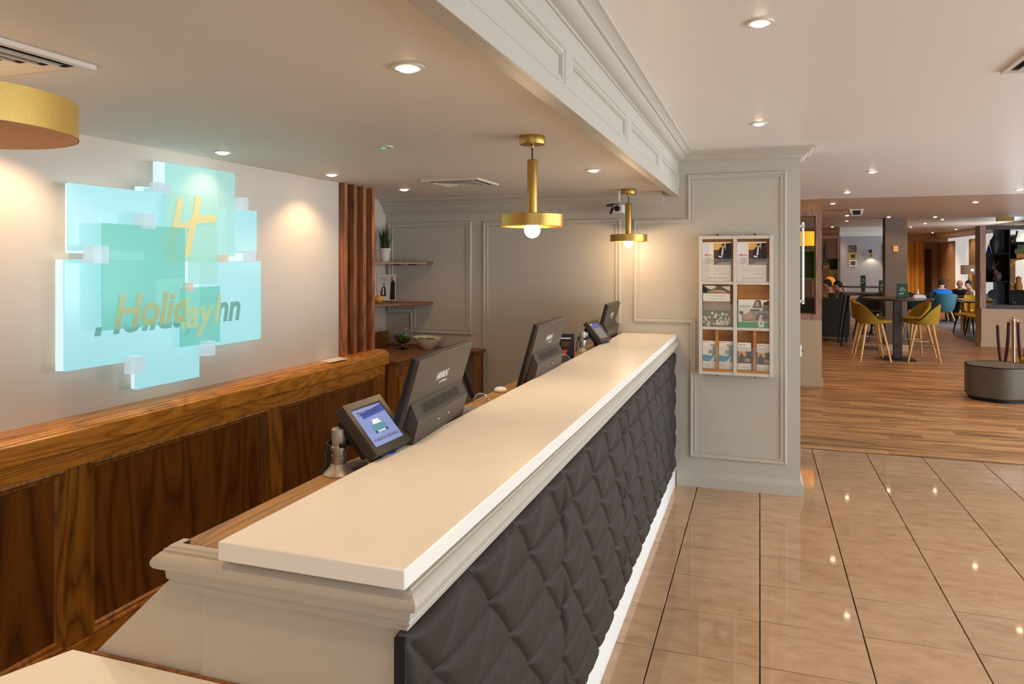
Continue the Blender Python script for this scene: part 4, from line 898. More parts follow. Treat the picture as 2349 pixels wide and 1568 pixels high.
def d_blue(p, w, h):
    P2(p, 0, [(0, h*.26), (w, h*.26), (w, h*.52), (w*.6, h*.46), (0, h*.50)], -.0014); P2(p, 0, [(w*.55, h*.98-h*.1), (w, h*.88), (w, h*.3), (w*.7, h*.5), (w*.75, h*.75)], -.0013)
    P2(p, 1, [(w*.45, h*.52), (w*.82, h*.56), (w*.80, h*.68), (w*.48, h*.68)], -.0018); P2(p, 2, [(w*.5, h*.26), (w*.98, h*.52), (w*.75, h*.22)], -.002)
    P2(p, 3, [(w*.62, h*.86), (w*.95, h*.87), (w*.9, h*.80), (w*.7, h*.80)], -.0018)
    R4(p, 4, w*.04, h*.945, w*.22, h*.965); R4(p, 5, w*.25, h*.945, w*.5, h*.96)
    for k in range(3): R4(p, 5, w*.05, h*(.17-.05*k), w*(.4+.1*k), h*(.18-.05*k))
    return [M['bluep'], M['greyp'], M['whitep'], M['yellowp'], M['red'], M['greyp']]
def d_biz(p, w, h):
    R4(p, 0, 0, h*.24, w, h*.68); R4(p, 1, w*.1, h*.5, w*.6, h*.68, -.0013); P2(p, 2, [(w*.12, h*.26), (w*.18, h*.54), (w*.26, h*.64), (w*.36, h*.60), (w*.44, h*.5), (w*.58, h*.44), (w*.42, h*.42), (w*.44, h*.26)], -.0018)
    P2(p, 2, [(w*.7, h*.4), (w*.74, h*.6), (w*.86, h*.68), (w, h*.6), (w, h*.4)], -.0018); P2(p, 3, [(w*.24, h*.58), (w*.3, h*.66), (w*.22, h*.66)], -.002)
    R4(p, 3, w*.55, h*.3, w*.9, h*.42, -.002); R4(p, 4, w*.08, h*.1, w*.095, h, -.0014); R4(p, 4, w*.14, h*.92, w*.38, h*.945); R4(p, 5, w*.4, h*.92, w*.6, h*.94)
    for k in range(3): R4(p, 5, w*.14, h*(.84-.05*k), w*(.6+.08*k), h*(.85-.05*k))
    for k in range(5): R4(p, 5, w*(.15+.16*k), h*.07, w*(.22+.16*k), h*.10)
    return [M['brownp'], M['yellowp'], M['navy'], M['skinp'], M['red'], M['greyp']]
for x, l in ((-.405, 'blue and white leaflet with a paper plane, first in the bottom row'), (-.288, 'blue and white leaflet with a paper plane, second in the bottom row')):
    brochure(x, .905, .098, .205, l, 'blue leaflets in the bottom bay', d_blue)
for x, l, dz in ((-.156, 'white leaflet with a handshake photo, third in the bottom row', -.004), (-.022, 'white leaflet with a handshake photo, last in the bottom row', -.008)):
    brochure(x, .905+dz+.004, .096, .200, l, 'handshake leaflets in the bottom bay', d_biz)
# chrome rail and socket on the far edge of the pier
rl = thing('wall_rail', 'chrome vertical rail fixed on the side of the grey pier', 'rail', (.300, 5.74, 1.39))
MB().tube([(0, 0, 0), (0, 0, .60)], .009, 14).build('rod', M['chrome'], rl)
for z in (.02, .57): MB().tube([(-.022, 0, z), (.012, 0, z)], .014, 12).build('mount', M['chrome'], rl)
sk = thing('wall_socket', 'small white socket low on the side of the grey pier', 'socket', (.278, 5.80, 1.00))
MB().box(0, -.04, 0, .014, .04, .08).build('plate', M['white'], sk, bevel=.002); MB().sphere((.015, 0, .04), .012, 12, 6).build('button', M['black'], sk)
# ============================================================ DINING ROOM
def divider(name, loc, w, h, d, label, wm_, fr=.07):
    t = thing(name, label, 'shelf divider', loc)
    MB().box(0, 0, 0, w, d, fr).build('bottom_rail', wm_, t); MB().box(0, 0, h-fr, w, d, h).build('top_rail', wm_, t)
    MB().box(0, 0, fr, fr, d, h-fr).build('post', wm_, t); MB().box(w-fr, 0, fr, w, d, h-fr).build('post', wm_, t)
    return t
# left divider (front edge near the pier)
t = divider('shelf_divider', (.25, 10.73, .90), .55, 1.505, .25, 'wooden framed open shelf divider just right of the grey pier', M['divwood'], .078)
MB().box(.078, .02, .55, .472, .23, .58).box(.078, .02, .94, .472, .23, .97).box(.078, .20, .58, .472, .22, .94).box(.45, .02, .58, .472, .22, .94).build('green_box', M['green'], t)
ls = thing('pendant_lamp', 'glowing orange drum shade seen through the near wooden divider', 'lamp', (.78, 13.6, 1.98))
MB().lathe([(.20, 0), (.20, .24)], 32, cap0=False, cap1=False).build('shade', M['shade_or'], ls); MB().tube([(0, 0, .1), (0, 0, .55)], .006, 6).build('cord', M['black'], ls)
t = divider('shelf_divider', (1.2, 19.3, .70), .657, 1.64, .25, 'wooden shelf divider with a tall grey vase beyond the dark sofa', M['divwood'], .07)
MB().box(.07, .0, .80, .60, .25, .82).box(.07, 0, 1.065, .60, .25, 1.085).box(.07, .22, .82, .60, .25, 1.065).box(.58, 0, .82, .60, .25, 1.065).build('green_box', M['green'], t)
MB().tube([(.40, .12, .79), (.57, .12, .60), (.57, .12, .10)], .016, 6).build('strut', M['ywood'], t)
v = thing('tall_vase', 'tall slim mottled grey vase on the far left divider', 'vase', (1.54, 19.42, 1.785))
MB().lathe([(.045, 0), (.055, .05), (.06, .2), (.045, .3), (.02, .38), (.018, .43), (.022, .44)], 20).build('body', M['vasegrey'], v)
b = thing('wicker_basket', 'small wicker basket in the green box of the far left divider', 'basket', (1.54, 19.40, 1.522))
MB().prism([(-.07, 0), (.07, 0), (.075, .10), (-.075, .10)], -.05, .05, 'XZ').build('body', M['basket'], b); MB().tube([(-.07, 0, .1), (-.05, 0, .135), (.05, 0, .135), (.07, 0, .1)], .006, 6).build('handle', M['basket'], b)
gl_ = thing('globe_lamp', 'amber glass globe lamp behind the two seated people on the left', 'lamp', (1.70, 20.2, 0))
MB().sphere((0, 0, 1.20), .12, 24, 14).build('globe', mat('amber_globe', srgb(214, 140, 20), .15, emit=srgb(230, 150, 20), es=.6), gl_); MB().lathe([(.06, 0), (.16, .02), (.015, .03), (.015, 1.1)], 16).build('stem', M['brass'], gl_)
# right divider
t = divider('shelf_divider', (4.19, 16.83, .76), 1.6, 1.665, .34, 'dark wooden shelf divider with vases and figurines at the right edge', M['divdark'], .085)
MB().box(-.006, -.004, 0, .095, .345, 1.665).build('light_side', M['divwood'], t)
MB().box(.085, 0, 1.095, .50, .34, 1.115).box(.085, 0, .53, .50, .34, .55).box(.085, .32, .55, .50, .34, 1.095).box(.495, 0, .07, .515, .34, 1.60).box(.515, 0, 1.31, 1.5, .34, 1.335).box(.515, .30, .99, 1.5, .34, 1.31).box(.515, 0, .99, 1.5, .34, 1.005).box(.515, .0, .36, 1.5, .34, .375).box(.515, .3, .07, 1.5, .34, .36).build('inner_shelf', M['boxblack'], t)
MB().box(.30, .25, .08, .49, .30, .53).build('slate_panel', M['slate'], t); MB().box(.30, .25, 1.115, .49, .30, 1.58).build('slate_panel', M['slate'], t)
m_ = MB(); m_.tube([(.52, .15, .82), (.66, .15, .98), (.75, .15, .99)], .018, 6).tube([(.52, .15, .56), (.66, .15, .40), (.75, .15, .38)], .018, 6); m_.build('strut', M['ywood'], t)
v = thing('round_vase', 'dark bottle-shaped vase, top left bay of the right divider', 'vase', (4.47, 16.96, 1.875))
MB().lathe([(.045, 0), (.06, .06), (.088, .19), (.08, .25), (.03, .33), (.016, .37), (.022, .40)], 24).build('body', M['darkvase'], v)
v = thing('llama_figurine', 'dark llama figurine, top right bay of the right divider', 'figurine', (4.80, 16.95, 2.095))
m_ = MB(); m_.sphere((-.015, 0, .075), .05, 14, 8, (1.15, .8, .85)); m_.tube([(.025, 0, .08), (.045, 0, .14), (.05, 0, .185)], .02, 10, .014); m_.sphere((.055, 0, .20), .02, 10, 6, (1.4, .8, .8)); m_.tube([(.047, 0, .21), (.043, 0, .235)], .005, 6)
for x, y in ((-.05, -.02), (-.05, .02), (.02, -.02), (.02, .02)): m_.tube([(x, y, .06), (x, y, 0)], .01, 8)
m_.build('body', M['darkvase'], v)
v = thing('hare_figurine', 'brown sitting hare figurine with long ears in the black box', 'figurine', (4.50, 16.98, 1.31))
m_ = MB(); m_.sphere((.03, 0, .10), .08, 16, 10, (.9, .7, 1.2)); m_.sphere((-.01, 0, .18), .05, 14, 8, (.9, .7, 1.3)); m_.sphere((-.05, 0, .27), .034, 12, 8, (1.3, .8, .9)); m_.tube([(-.05, 0, .29), (-.045, 0, .35), (-.03, 0, .40)], .010, 8, .006); m_.tube([(-.035, 0, .29), (.01, 0, .34), (.06, 0, .385)], .010, 8, .006); m_.tube([(-.03, 0, .14), (-.045, 0, 0)], .014, 8); m_.sphere((.02, -.02, .02), .04, 12, 6, (1.6, .8, .5))
m_.build('body', M['figbrown'], v)
v = thing('disc_ornament', 'round black disc ornament on a small stand, bottom left bay', 'ornament', (4.45, 16.95, .845))
m_ = MB(); m_.tube([(0, -.015, .20), (0, .015, .20)], .098, 30); m_.build('disc', M['blackmatt'], v); MB().box(-.05, -.03, 0, .05, .03, .012).box(-.008, -.008, 0, .008, .008, .10).build('stand', M['black'], v)
v = thing('deer_figurine', 'small dark antlered figurine in the bottom right box of the divider', 'figurine', (4.80, 16.95, .845))
MB().sphere((0, 0, .04), .03, 12, 6, (1.5, .8, 1)).tube([(-.02, 0, .04), (-.03, 0, .12)], .012, 8).tube([(-.03, 0, .12), (-.05, 0, .17), (-.035, 0, .2)], .004, 6).tube([(-.03, 0, .12), (-.01, 0, .17), (-.02, 0, .2)], .004, 6).build('body', M['figbrown'], v)
v = thing('lantern', 'brown basket lantern in the hexagonal bay of the divider', 'lantern', (4.88, 16.95, 1.14))
MB().lathe([(.06, 0), (.07, .03), (.065, .10), (.045, .16), (.05, .24), (.02, .27)], 18).build('body', M['basket'], v)
v = thing('gift_boxes', 'green and brown small boxes stacked in the black shelf', 'boxes', (4.88, 16.90, 1.767))
MB().box(-.05, 0, 0, .1, .1, .09).build('lower_box', M['basket'], v); MB().box(-.08, 0, .09, .1, .1, .19).build('middle_box', M['green'], v); MB().box(-.03, .02, .19, .1, .1, .27).build('upper_box', M['cardgreen'], v)
bl = tag(MB().prism([(-.05, 0), (.05, 0), (0, .19)], -.01, .01, 'XZ').build('blue_ornament', M['pureblue'], loc=(4.40, 17.08, 1.875)), 'small bright blue triangular ornament behind the dark vase', 'ornament')
# curtains
cu = thing('curtain', 'long mustard yellow curtains hanging on the far wall', 'curtain', (4.9, 29.9, 0))
m_ = MB(); n = 150; vs = []
for i in range(n+1):
    x = -.85+1.62*i/n; yy = .10*math.sin(i*2*PI/27)+.03*math.sin(i*2*PI/9)
    vs += [(x, yy, .02), (x, yy, 2.42)]
m_.add(vs, [(2*i, 2*i+2, 2*i+3, 2*i+1) for i in range(n)]); m_.v += []; m_.build('fabric', M['curtain'], cu, smooth=80)
MB().box(-.95, -.18, 2.42, 1.25, .2, 2.70).build('pelmet', M['brownwall'], cu)
dn = MB().box(5.62, 30.12, 0, 5.95, 30.21, 2.15).build('door_1', mat('dark_doorway', srgb(70, 50, 34), .7)); dn['kind'] = 'structure'
# framed pictures, wall light
for z, c, l in ((2.075, 'figbrown', 'top dark-framed small picture on the grey-blue wall'), (1.86, 'ywood', 'middle yellow-framed small picture on the grey-blue wall'), (1.655, 'white', 'bottom white-framed small picture on the grey-blue wall')):
    t = thing('picture_frame', l, 'picture', (2.56, 23.2, z), 0, 'three small framed pictures')
    m_ = MB(); sweep(m_, [(-.1, -.095), (-.1, .095), (.1, .095), (.1, -.095)], [(0, 0), (0, .025), (.028, .025), (.028, .01)], True, lambda u, v, q: (u, -q, v)); m_.build('frame', M[c], t)
    MB().box(-.072, -.012, -.067, .072, 0, .067).build('mat_board', M['tanp'], t); MB().box(-.04, -.014, -.04, .04, -.011, .04).build('picture', M['brownp'] if c != 'ywood' else M['navy'], t)
t = thing('wall_lamp', 'brass cone wall lamp shining down on the grey-blue wall', 'lamp', (3.03, 23.2, 1.95))
MB().tube([(0, 0, .06), (0, -.05, .06), (.01, -.09, .03)], .012, 8).box(-.03, -.015, 0, .03, 0, .1).build('arm', M['black'], t)
MB().lathe([(.02, 0), (.028, -.02), (.05, -.13), (.047, -.13), (.024, -.02)], 20, c=(.015, -.11, .02), cap0=True, cap1=False).build('cone', M['brass'], t)
spot((3.045, 23.07, 1.86), 5, 2.3, .5, (1., .82, .55), .02, 0)
t = tag(MB().box(3.36, 23.17, 1.55, 3.50, 23.2, 2.2).build('wall_picture', M['slate']), 'narrow dark picture half hidden behind the column', 'picture')
t = tag(MB().box(2.39, 15.335, 1.89, 2.475, 15.35, 2.0).build('notice', M['yellowp'], bevel=.003), 'small yellow framed notice high on the dining column', 'notice')
# floor lamp
t = thing('floor_lamp', 'tripod floor lamp with a glowing grey rectangular shade', 'lamp', (5.84, 24.5, 0))
MB().lathe([(.24, 1.33), (.24, 1.60)], 32, cap0=False, cap1=False).build('shade', M['shade_gr'], t)
MB().sphere((0, -.20, 1.46), .05, 14, 8).build('bulb', M['bulb'], t)
for k in range(3):
    a = k*2*PI/3+.4; MB().tube([(.02*math.cos(a), .02*math.sin(a), 1.36), (.2*math.cos(a), .2*math.sin(a), 0)], .02, 8, .014).build('leg', M['leglight'], t)
# ceiling projector box, amber ceiling sign
t = thing('ceiling_box', 'small cream ceiling speaker box with a dark front', 'ceiling unit', (1.45, 12.7, ZL))
MB().prism([(-.11, 0), (.11, 0), (.07, -.10), (-.07, -.10)], -.08, .08, 'XZ').build('housing', M['rim'], t); MB().box(-.055, -.085, -.09, .055, -.08, -.02).build('grille', M['vent_dark'], t)
t = tag(MB().box(-.17, -.02, -.11, .17, .02, 0).build('exit_box', M['yellowp'], loc=(5.1, 18.6, 2.70)), 'flat yellow box hanging from the far ceiling at right', 'ceiling unit')
# ---- tables and stools
def high_table(loc, label, r, h, pole=.045, base=.25, sq=False):
    t = thing('high_table', label, 'table', loc)
    m = MB()
    if sq: m.box(-r, -r*.5, h-.035, r, r*.5, h)
    else: m.lathe([(.001, h-.035), (r-.02, h-.035), (r, h-.015), (r, h), (.001, h)], 48, cap0=False, cap1=False)
    m.build('tabletop', M['tabletop'], t, bevel=.002)
    MB().box(-pole*1.5, -pole, .02, pole*1.5, pole, h-.035).build('pole', M['divdark'], t, bevel=.004); MB().box(-base, -base, 0, base, base, .02).build('base_plate', M['black'], t, bevel=.004)
    return t
high_table((2.28, 14.20, 0), 'round dark high table on a square pole between the mustard stools', .56, 1.07)
def stool_mesh(parent, m, legm, seat=.67, back=.97, legs=True):
    """faces +X; back wraps around -X side"""
    s = MB(); vs = []; n = 28; k = 6
    s.lathe([(.001, seat-.035), (.16, seat-.03), (.205, seat-.005), (.21, seat+.02), (.19, seat+.035), (.001, seat+.03)], 28, cap0=False, cap1=False)
    s.v = [(x*1.25+.05, y, z) for x, y, z in s.v]; s.build('seat', m, parent)
    b = MB(); N = 26; rows = []
    for i in range(N+1):
        a = PI*.34+(2*PI-PI*.68)*i/N; c = abs(i/N-.5)*2
        top = seat+.02+(back-seat-.01)*(math.cos(min(1, c*1.10)**1.35*PI)*.5+.5)**.6; r0, r1 = .205, .245
        col = []
        for j in range(7):
            q = j/6; z = seat-.03+(top-seat+.03)*q; r = r0+(r1-r0)*q**.7; col.append((r*math.cos(a)*1.02, r*math.sin(a), z))
        for j in range(6, -1, -1):
            q = j/6; z = seat-.03+(top-seat+.03)*q; r = r0+(r1-r0)*q**.7-.035; col.append((r*math.cos(a)*1.02, r*math.sin(a), z-(.004 if j == 6 else 0)))
        rows.append(col)
    K = 14; vs = [p for c_ in rows for p in c_]; fs = []
    for i in range(N):
        for j in range(K): fs.append((i*K+j, (i+1)*K+j, (i+1)*K+(j+1) % K, i*K+(j+1) % K))
    fs.append(tuple(range(K))); fs.append(tuple(N*K+j for j in range(K))[::-1]); b.add(vs, fs); b.build('backrest', m, parent, smooth=60)
    for sx, sy in ((1, 1), (1, -1), (-1, 1), (-1, -1)):
        MB().tube([(.12*sx, .12*sy, seat-.03), (.24*sx, .24*sy, 0)], .025, 10, .015).build('leg', legm, parent)
    g = MB(); q = .175; g.tube([(q, q, .28), (q, -q, .28)], .008, 6).tube([(q, -q, .28), (-q, -q, .28)], .008, 6).tube([(-q, -q, .28), (-q, q, .28)], .008, 6).tube([(-q, q, .28), (q, q, .28)], .008, 6); g.build('foot_rail', M['steel'], parent)
s1 = thing('bar_stool', 'front left mustard upholstered bar stool at the round high table', 'stool', (1.83, 13.87, 0), .12, 'mustard bar stools'); stool_mesh(s1, M['mustard'], M['leglight'])
copytree(s1, (2.66, 14.02, 0), PI-.18, 'front right mustard bar stool of the round high table')
copytree(s1, (1.86, 14.62, 0), -.25, 'mustard bar stool mostly hidden behind the front left one')
copytree(s1, (2.66, 14.75, 0), PI+.3, 'mustard bar stool mostly hidden behind the front right one')
def menu(loc, label, rz=0, w=.115, h=.255):
    t = thing('menu_card', label, 'menu', loc, rz, 'green drinks menu cards')
    MB().prism([(-.03, 0), (.03, 0), (.003, h), (-.003, h)], -w/2, w/2, 'YZ').build('tent', M['cardgreen'], t)
    tl = math.atan(.027/h)
    def B(x, z): 
        yy = -(.03-.027*z/h)-.0008
        return Matrix.Translation((x, yy, z)) @ Matrix.Rotation(PI/2-tl, 4, 'X')
    text_mesh('lettering', 'SIR', .04, M['cream'], t, B(-.03, .165), off=.0004, width=.06, height=.022, ext=.0004)
    text_mesh('lettering', 'SIRGM', .04, M['cream'], t, B(-.045, .132), off=.0004, width=.09, height=.022, ext=.0004)
    text_mesh('lettering', 'Bader', .04, M['cream'], t, B(-.045, .06) @ Matrix.Rotation(.25, 4, 'Z'), shear=.3, width=.088, height=.04, ext=.0004)
    for o in t.children:
        if o.name.startswith('lettering'): pass
    return t
menu((2.32, 14.0, 1.07), 'green menu tent card on the round high table before the column', w=.17)
nt = tag(MB().prism([(-.10, 0), (.10, 0), (.075, .055), (-.075, .055)], -.06, .06, 'XZ').build('napkin_box', M['paper'], loc=(2.62, 14.2, 1.07)), 'cream napkin holder on the round high table', 'napkin holder')
bw = tag(MB().lathe([(.045, 0), (.06, .03), (.07, .075), (.066, .075), (.055, .03), (.001, .01)], 24, cap1=False).build('black_bowl', M['black'], loc=(2.76, 14.25, 1.07)), 'small black bowl at the right end of the round high table', 'bowl')
bt = tag(MB().lathe([(.02, 0), (.02, .08), (.01, .10), (.01, .14), (.015, .15)], 14).build('small_bottle', M['white'], loc=(2.62, 14.32, 1.07)), 'slim white bottle vase on the round high table', 'bottle')
# second high table behind left, dark stools
t = thing('high_table', 'long dark high table left of the column with black slanted legs', 'table', (2.0, 16.2, 0))
MB().box(-.42, -.35, 1.03, .75, .35, 1.075).build('tabletop', M['tabletop'], t, bevel=.004)
for x, y, dx in ((-.32, -.28, -.14), (-.32, .28, -.14), (.65, -.28, .12), (.65, .28, .12)): MB().tube([(x, y, 1.03), (x+dx, y*1.1, 0)], .03, 8, .018).build('leg', M['black'], t)
menu((2.33, 16.1, 1.075), 'dark green menu card on the long high table left of the column', w=.16)
menu((2.32, 19.0, 1.12), 'small green menu card on the far table by the lit wall', w=.11)
def dining_chair(parent, m, legm, arms=False):
    MB().box(-.22, -.22, .42, .22, .22, .48).build('seat', m, parent, bevel=.03, seg=3)
    s = MB(); N = 10; vs = []
    for i in range(N+1):
        y = -.22+.44*i/N; c = .05*(1-(2*i/N-1)**2); vs += [(-.22-c, y, .45), (-.27-c, y, .84), (-.31-c, y, .84), (-.26-c, y, .45)]
    fs = [(4*i+j, 4*i+4+j, 4*i+4+(j+1) % 4, 4*i+(j+1) % 4) for i in range(N) for j in range(4)]+[(0, 1, 2, 3), (4*N+3, 4*N+2, 4*N+1, 4*N)]
    s.add(vs, fs).build('backrest', m, parent, smooth=60)
    for sx, sy in ((1, 1), (1, -1), (-1, 1), (-1, -1)): MB().tube([(.17*sx, .17*sy, .43), (.24*sx, .22*sy, 0)], .022, 8, .014).build('leg', legm, parent)
dk = thing('dark_stool', 'black high stool in front of the long high table', 'stool', (1.98, 15.45, 0), -1.7, 'black high stools'); stool_mesh(dk, M['blackmatt'], M['black'], .74, 1.05)
copytree(dk, (2.45, 16.75, 0), 1.8, 'black high stool half hidden behind the column')
# far small tables and chairs by blue wall
t = thing('small_table', 'small dark table under the wall lamp far left of the column', 'table', (2.32, 19.0, 0)); MB().box(-.45, -.3, 1.09, .45, .3, 1.12).build('tabletop', M['tabletop'], t, bevel=.003); MB().box(-.04, -.04, 0, .04, .04, 1.09).build('pole', M['divdark'], t); MB().box(-.2, -.2, 0, .2, .2, .02).build('base_plate', M['black'], t)
t = thing('bench_table', 'low brown table in front of the grey-blue wall', 'table', (2.5, 20.6, 0)); MB().box(-.55, -.4, .72, .6, .4, .76).build('tabletop', M['basket'], t, bevel=.003)
for x in (-.45, .5):
    for y in (-.32, .32): MB().box(x-.03, y-.03, 0, x+.03, y+.03, .72).build('leg', M['divdark'], t)
for x, c, l in ((2.0, 'slate', 'pale blue curved high-back chair far left'), (2.13, 'paper', 'cream curved high-back chair far left')):
    t = thing('high_back_chair', l, 'chair', (x, 19.9 if c == 'slate' else 20.45, 0), 0, 'curved high-back chairs')
    s = MB(); pts = [(0, .45), (-.03, .7), (-.08, .95), (-.13, 1.16)]
    vs = []
    for px, pz in pts: vs += [(px, -.2, pz), (px+.05, -.2, pz), (px+.05, .2, pz), (px, .2, pz)]
    s.add(vs, [(4*i+j, 4*i+4+j, 4*i+4+(j+1) % 4, 4*i+(j+1) % 4) for i in range(3) for j in range(4)]+[(0, 1, 2, 3), (12, 13, 14, 15)]).build('backrest', mat('chair_ice', srgb(176, 196, 220), .7) if c == 'slate' else M['paper'], t)
    MB().box(0, -.2, .40, .4, .2, .46).build('seat', M['paper'], t, bevel=.01)
    for lx in (.03, .37):
        for ly in (-.17, .17): MB().tube([(lx, ly, .4), (lx, ly, 0)], .015, 6).build('leg', M['divdark'], t)
# dark sofa
t = thing('sofa', 'dark sofa back behind the left divider where two people sit', 'sofa', (1.1, 17.35, 0))
MB().box(-.6, -.5, .10, .70, -.30, .93).build('back', M['darksofa'], t, bevel=.04, seg=3); MB().box(-.6, -.30, .10, .70, .35, .44).build('seat', M['darksofa'], t, bevel=.04, seg=3)
for x in (-.55, .64):
    for y in (-.45, .3): MB().box(x-.02, y-.02, 0, x+.02, y+.02, .1).build('leg', M['black'], t)
t = thing('dining_chair', 'yellow upholstered chair beside the dark sofa', 'chair', (2.28, 17.7, 0), .5, 'yellow dining chairs'); dining_chair(t, M['mustard_lt'], M['black'])
# teal tub chairs and round table with three men
def tub(parent, m, legm):
    s = MB(); N = 22; rows = []
    for i in range(N+1):
        a = PI*.28+(2*PI-PI*.56)*i/N; c = abs(i/N-.5)*2; top = .48+.33*(1-c**3); col = []
        for j in range(6):
            q = j/5; z = .30+(top-.30)*q; r = .23+.12*q**.6; col.append((r*math.cos(a), r*math.sin(a)*1.02, z))
        for j in range(5, -1, -1):
            q = j/5; z = .30+(top-.30)*q; r = .19+.12*q**.6; col.append((r*math.cos(a), r*math.sin(a)*1.02, z))
        rows.append(col)
    K = 12; vs = [p for c_ in rows for p in c_]; fs = [(i*K+j, (i+1)*K+j, (i+1)*K+(j+1) % K, i*K+(j+1) % K) for i in range(N) for j in range(K)]+[tuple(range(K)), tuple(N*K+j for j in range(K))[::-1]]
    s.add(vs, fs).build('shell', m, parent, smooth=60)
    MB().lathe([(.001, .30), (.22, .30), (.26, .36), (.26, .42), (.22, .45), (.001, .46)], 26, cap0=False, cap1=False).build('seat', m, parent)
    for sx, sy in ((1, 1), (1, -1), (-1, 1), (-1, -1)): MB().tube([(.15*sx, .15*sy, .32), (.24*sx, .24*sy, .0)], .028, 8, .016).build('leg', legm, parent)
tc = thing('tub_chair', 'teal tub chair of the man in the blue t-shirt, back to the camera', 'chair', (4.85, 23.15, .004), PI/2+.15, 'teal tub chairs'); tub(tc, M['teal'], M['leglight'])
copytree(tc, (4.35, 24.0, .004), .2, 'teal tub chair to the left of the man in the blue t-shirt')
copytree(tc, (5.55, 24.35, .004), -2.2, 'teal tub chair holding the bald man in black')
copytree(tc, (5.78, 23.45, .004), 2.9, 'teal tub chair holding the man in the pale shirt')
t = thing('round_table', 'dark low round table between the three seated men', 'table', (5.2, 23.85, .004)); MB().lathe([(.001, .70), (.42, .70), (.43, .73), (.001, .73)], 36, cap0=False, cap1=False).build('tabletop', M['tabletop'], t); MB().lathe([(.22, 0), (.22, .015), (.03, .03), (.03, .70)], 20, cap1=False).build('pedestal', M['black'], t)
t = thing('rect_table', 'pale-edged dining table with light wooden legs at right', 'table', (5.02, 20.1, .004)); MB().box(-.45, -.35, .72, .5, .35, .75).build('tabletop', M['tabletop'], t, bevel=.004)
for sy in (-.3, .3): MB().box(-.36, sy-.02, .0, -.30, sy+.02, .72).box(-.30, sy-.02, .30, .02, sy+.02, .36).box(-.04, sy-.02, 0, .02, sy+.02, .72).build('leg_frame', M['leglight'], t)
yc = thing('dining_chair', 'yellow-seated chair with black legs nearest the low right wall', 'chair', (4.75, 19.0, .004), 2.0, 'yellow dining chairs'); dining_chair(yc, M['mustard_lt'], M['black'])
copytree(yc, (4.68, 19.75, .004), 2.4, 'yellow-seated chair at the left of the pale-edged table')
copytree(yc, (5.15, 21.0, .004), -1.6, 'yellow-backed chair behind the pale-edged table')
lt = tag(MB().lathe([(.04, 0), (.045, .05), (.03, .08), (.001, .09)], 18, cap1=False).build('table_light', M['lamp_em'] if 0 else M['paper'], loc=(5.2, 20.0, .754)), 'small white cup-shaped object on the pale-edged table', 'cup')
fp = thing('flower_vase', 'thin dark sprigs in a vase behind the men at the table', 'plant', (5.1, 24.05, .734)); MB().lathe([(.03, 0), (.035, .08), (.015, .13), (.018, .15)], 14).build('vase', M['glass'], fp)
m_ = MB()
for k in range(6):
    a = k*1.05; m_.tube([(0, 0, .1), (.03*math.cos(a), .03*math.sin(a), .3), (.09*math.cos(a), .09*math.sin(a), .42+.03*(k % 2))], .003, 5); m_.sphere((.09*math.cos(a), .09*math.sin(a), .42+.03*(k % 2)), .014, 8, 5)
m_.build('sprigs', M['navy'], fp)
# ---- pouffes and rope barrier
t = thing('hexagonal_pouffe', 'large dark leather hexagonal pouffe on the wood floor at the right edge', 'pouffe', (2.81, 10.48, 0))
hexa = [(.41*math.cos(a), .41*math.sin(a)) for a in [PI/6*0+k*PI/3+.42 for k in range(6)]]
def rnd(poly, r, n=5):
    out = []
    N = len(poly)
    for i in range(N):
        p = Vector(poly[i]); a = (Vector(poly[i-1])-p).normalized(); b = (Vector(poly[(i+1) % N])-p).normalized()
        for k in range(n+1):
            q = k/n; s0 = p+a*r; s1 = p+b*r; out.append(tuple((1-q)**2*s0+2*q*(1-q)*p+q*q*s1))
    return out
hx = rnd(hexa, .11)
MB().prism(hx, .04, .425).build('body', M['leather_pouf'], t, bevel=.02, seg=3, smooth=50)
m_ = MB(); m_.tube([(x*1.003, y*1.003, .424) for x, y in hx+hx[:1]], .006, 6); m_.build('piping', M['black'], t)
MB().prism([(x*.9, y*.9) for x, y in hx], 0, .04).build('plinth', M['blackmatt'], t)
t = thing('mustard_pouffe', 'mustard pouffe just behind the dark one at the right edge', 'pouffe', (3.50, 10.88, 0)); MB().prism([(x*.92, y*.92) for x, y in hx], .04, .46).build('body', M['mustard'], t, bevel=.02, seg=3, smooth=50); MB().prism([(x*.8, y*.8) for x, y in hx], 0, .04).build('plinth', M['blackmatt'], t)
def post(x, y, label):
    t = thing('rope_post', label, 'barrier post', (x, y, 0), 0, 'chrome rope barrier posts')
    MB().lathe([(.15, 0), (.15, .01), (.05, .03), (.022, .05), (.022, .86), (.026, .87), (.026, .90), (.014, .91), (.02, .93), (.001, .945)], 24, cap1=False).build('post', M['chrome'], t)
    for s_ in (-1, 1): MB().tube([(.02*s_, 0, .88), (.05*s_, 0, .90), (.055*s_, 0, .87)], .005, 6).build('hook', M['brass'], t)
    return t
post(3.33, 11.78, 'chrome barrier post with red rope above the dark pouffe')
post(3.64, 12.1, 'chrome barrier post with red rope cut by the right edge')
def rope(a, b, sag, label):
    m = MB(); pts = [Vector(a).lerp(Vector(b), i/16)-Vector((0, 0, sag*(1-(2*i/16-1)**2)**.75)) for i in range(17)]; o = m.tube(pts, .020, 10).build('barrier_rope', M['rope'])
    return tag(o, label, 'rope')
rope((3.275, 11.78, .86), (3.20, 12.0, .80), .60, 'dark red rope hanging slack left of the first chrome post')
rope((3.385, 11.78, .86), (3.585, 12.1, .86), .60, 'dark red rope looping between the two chrome posts')
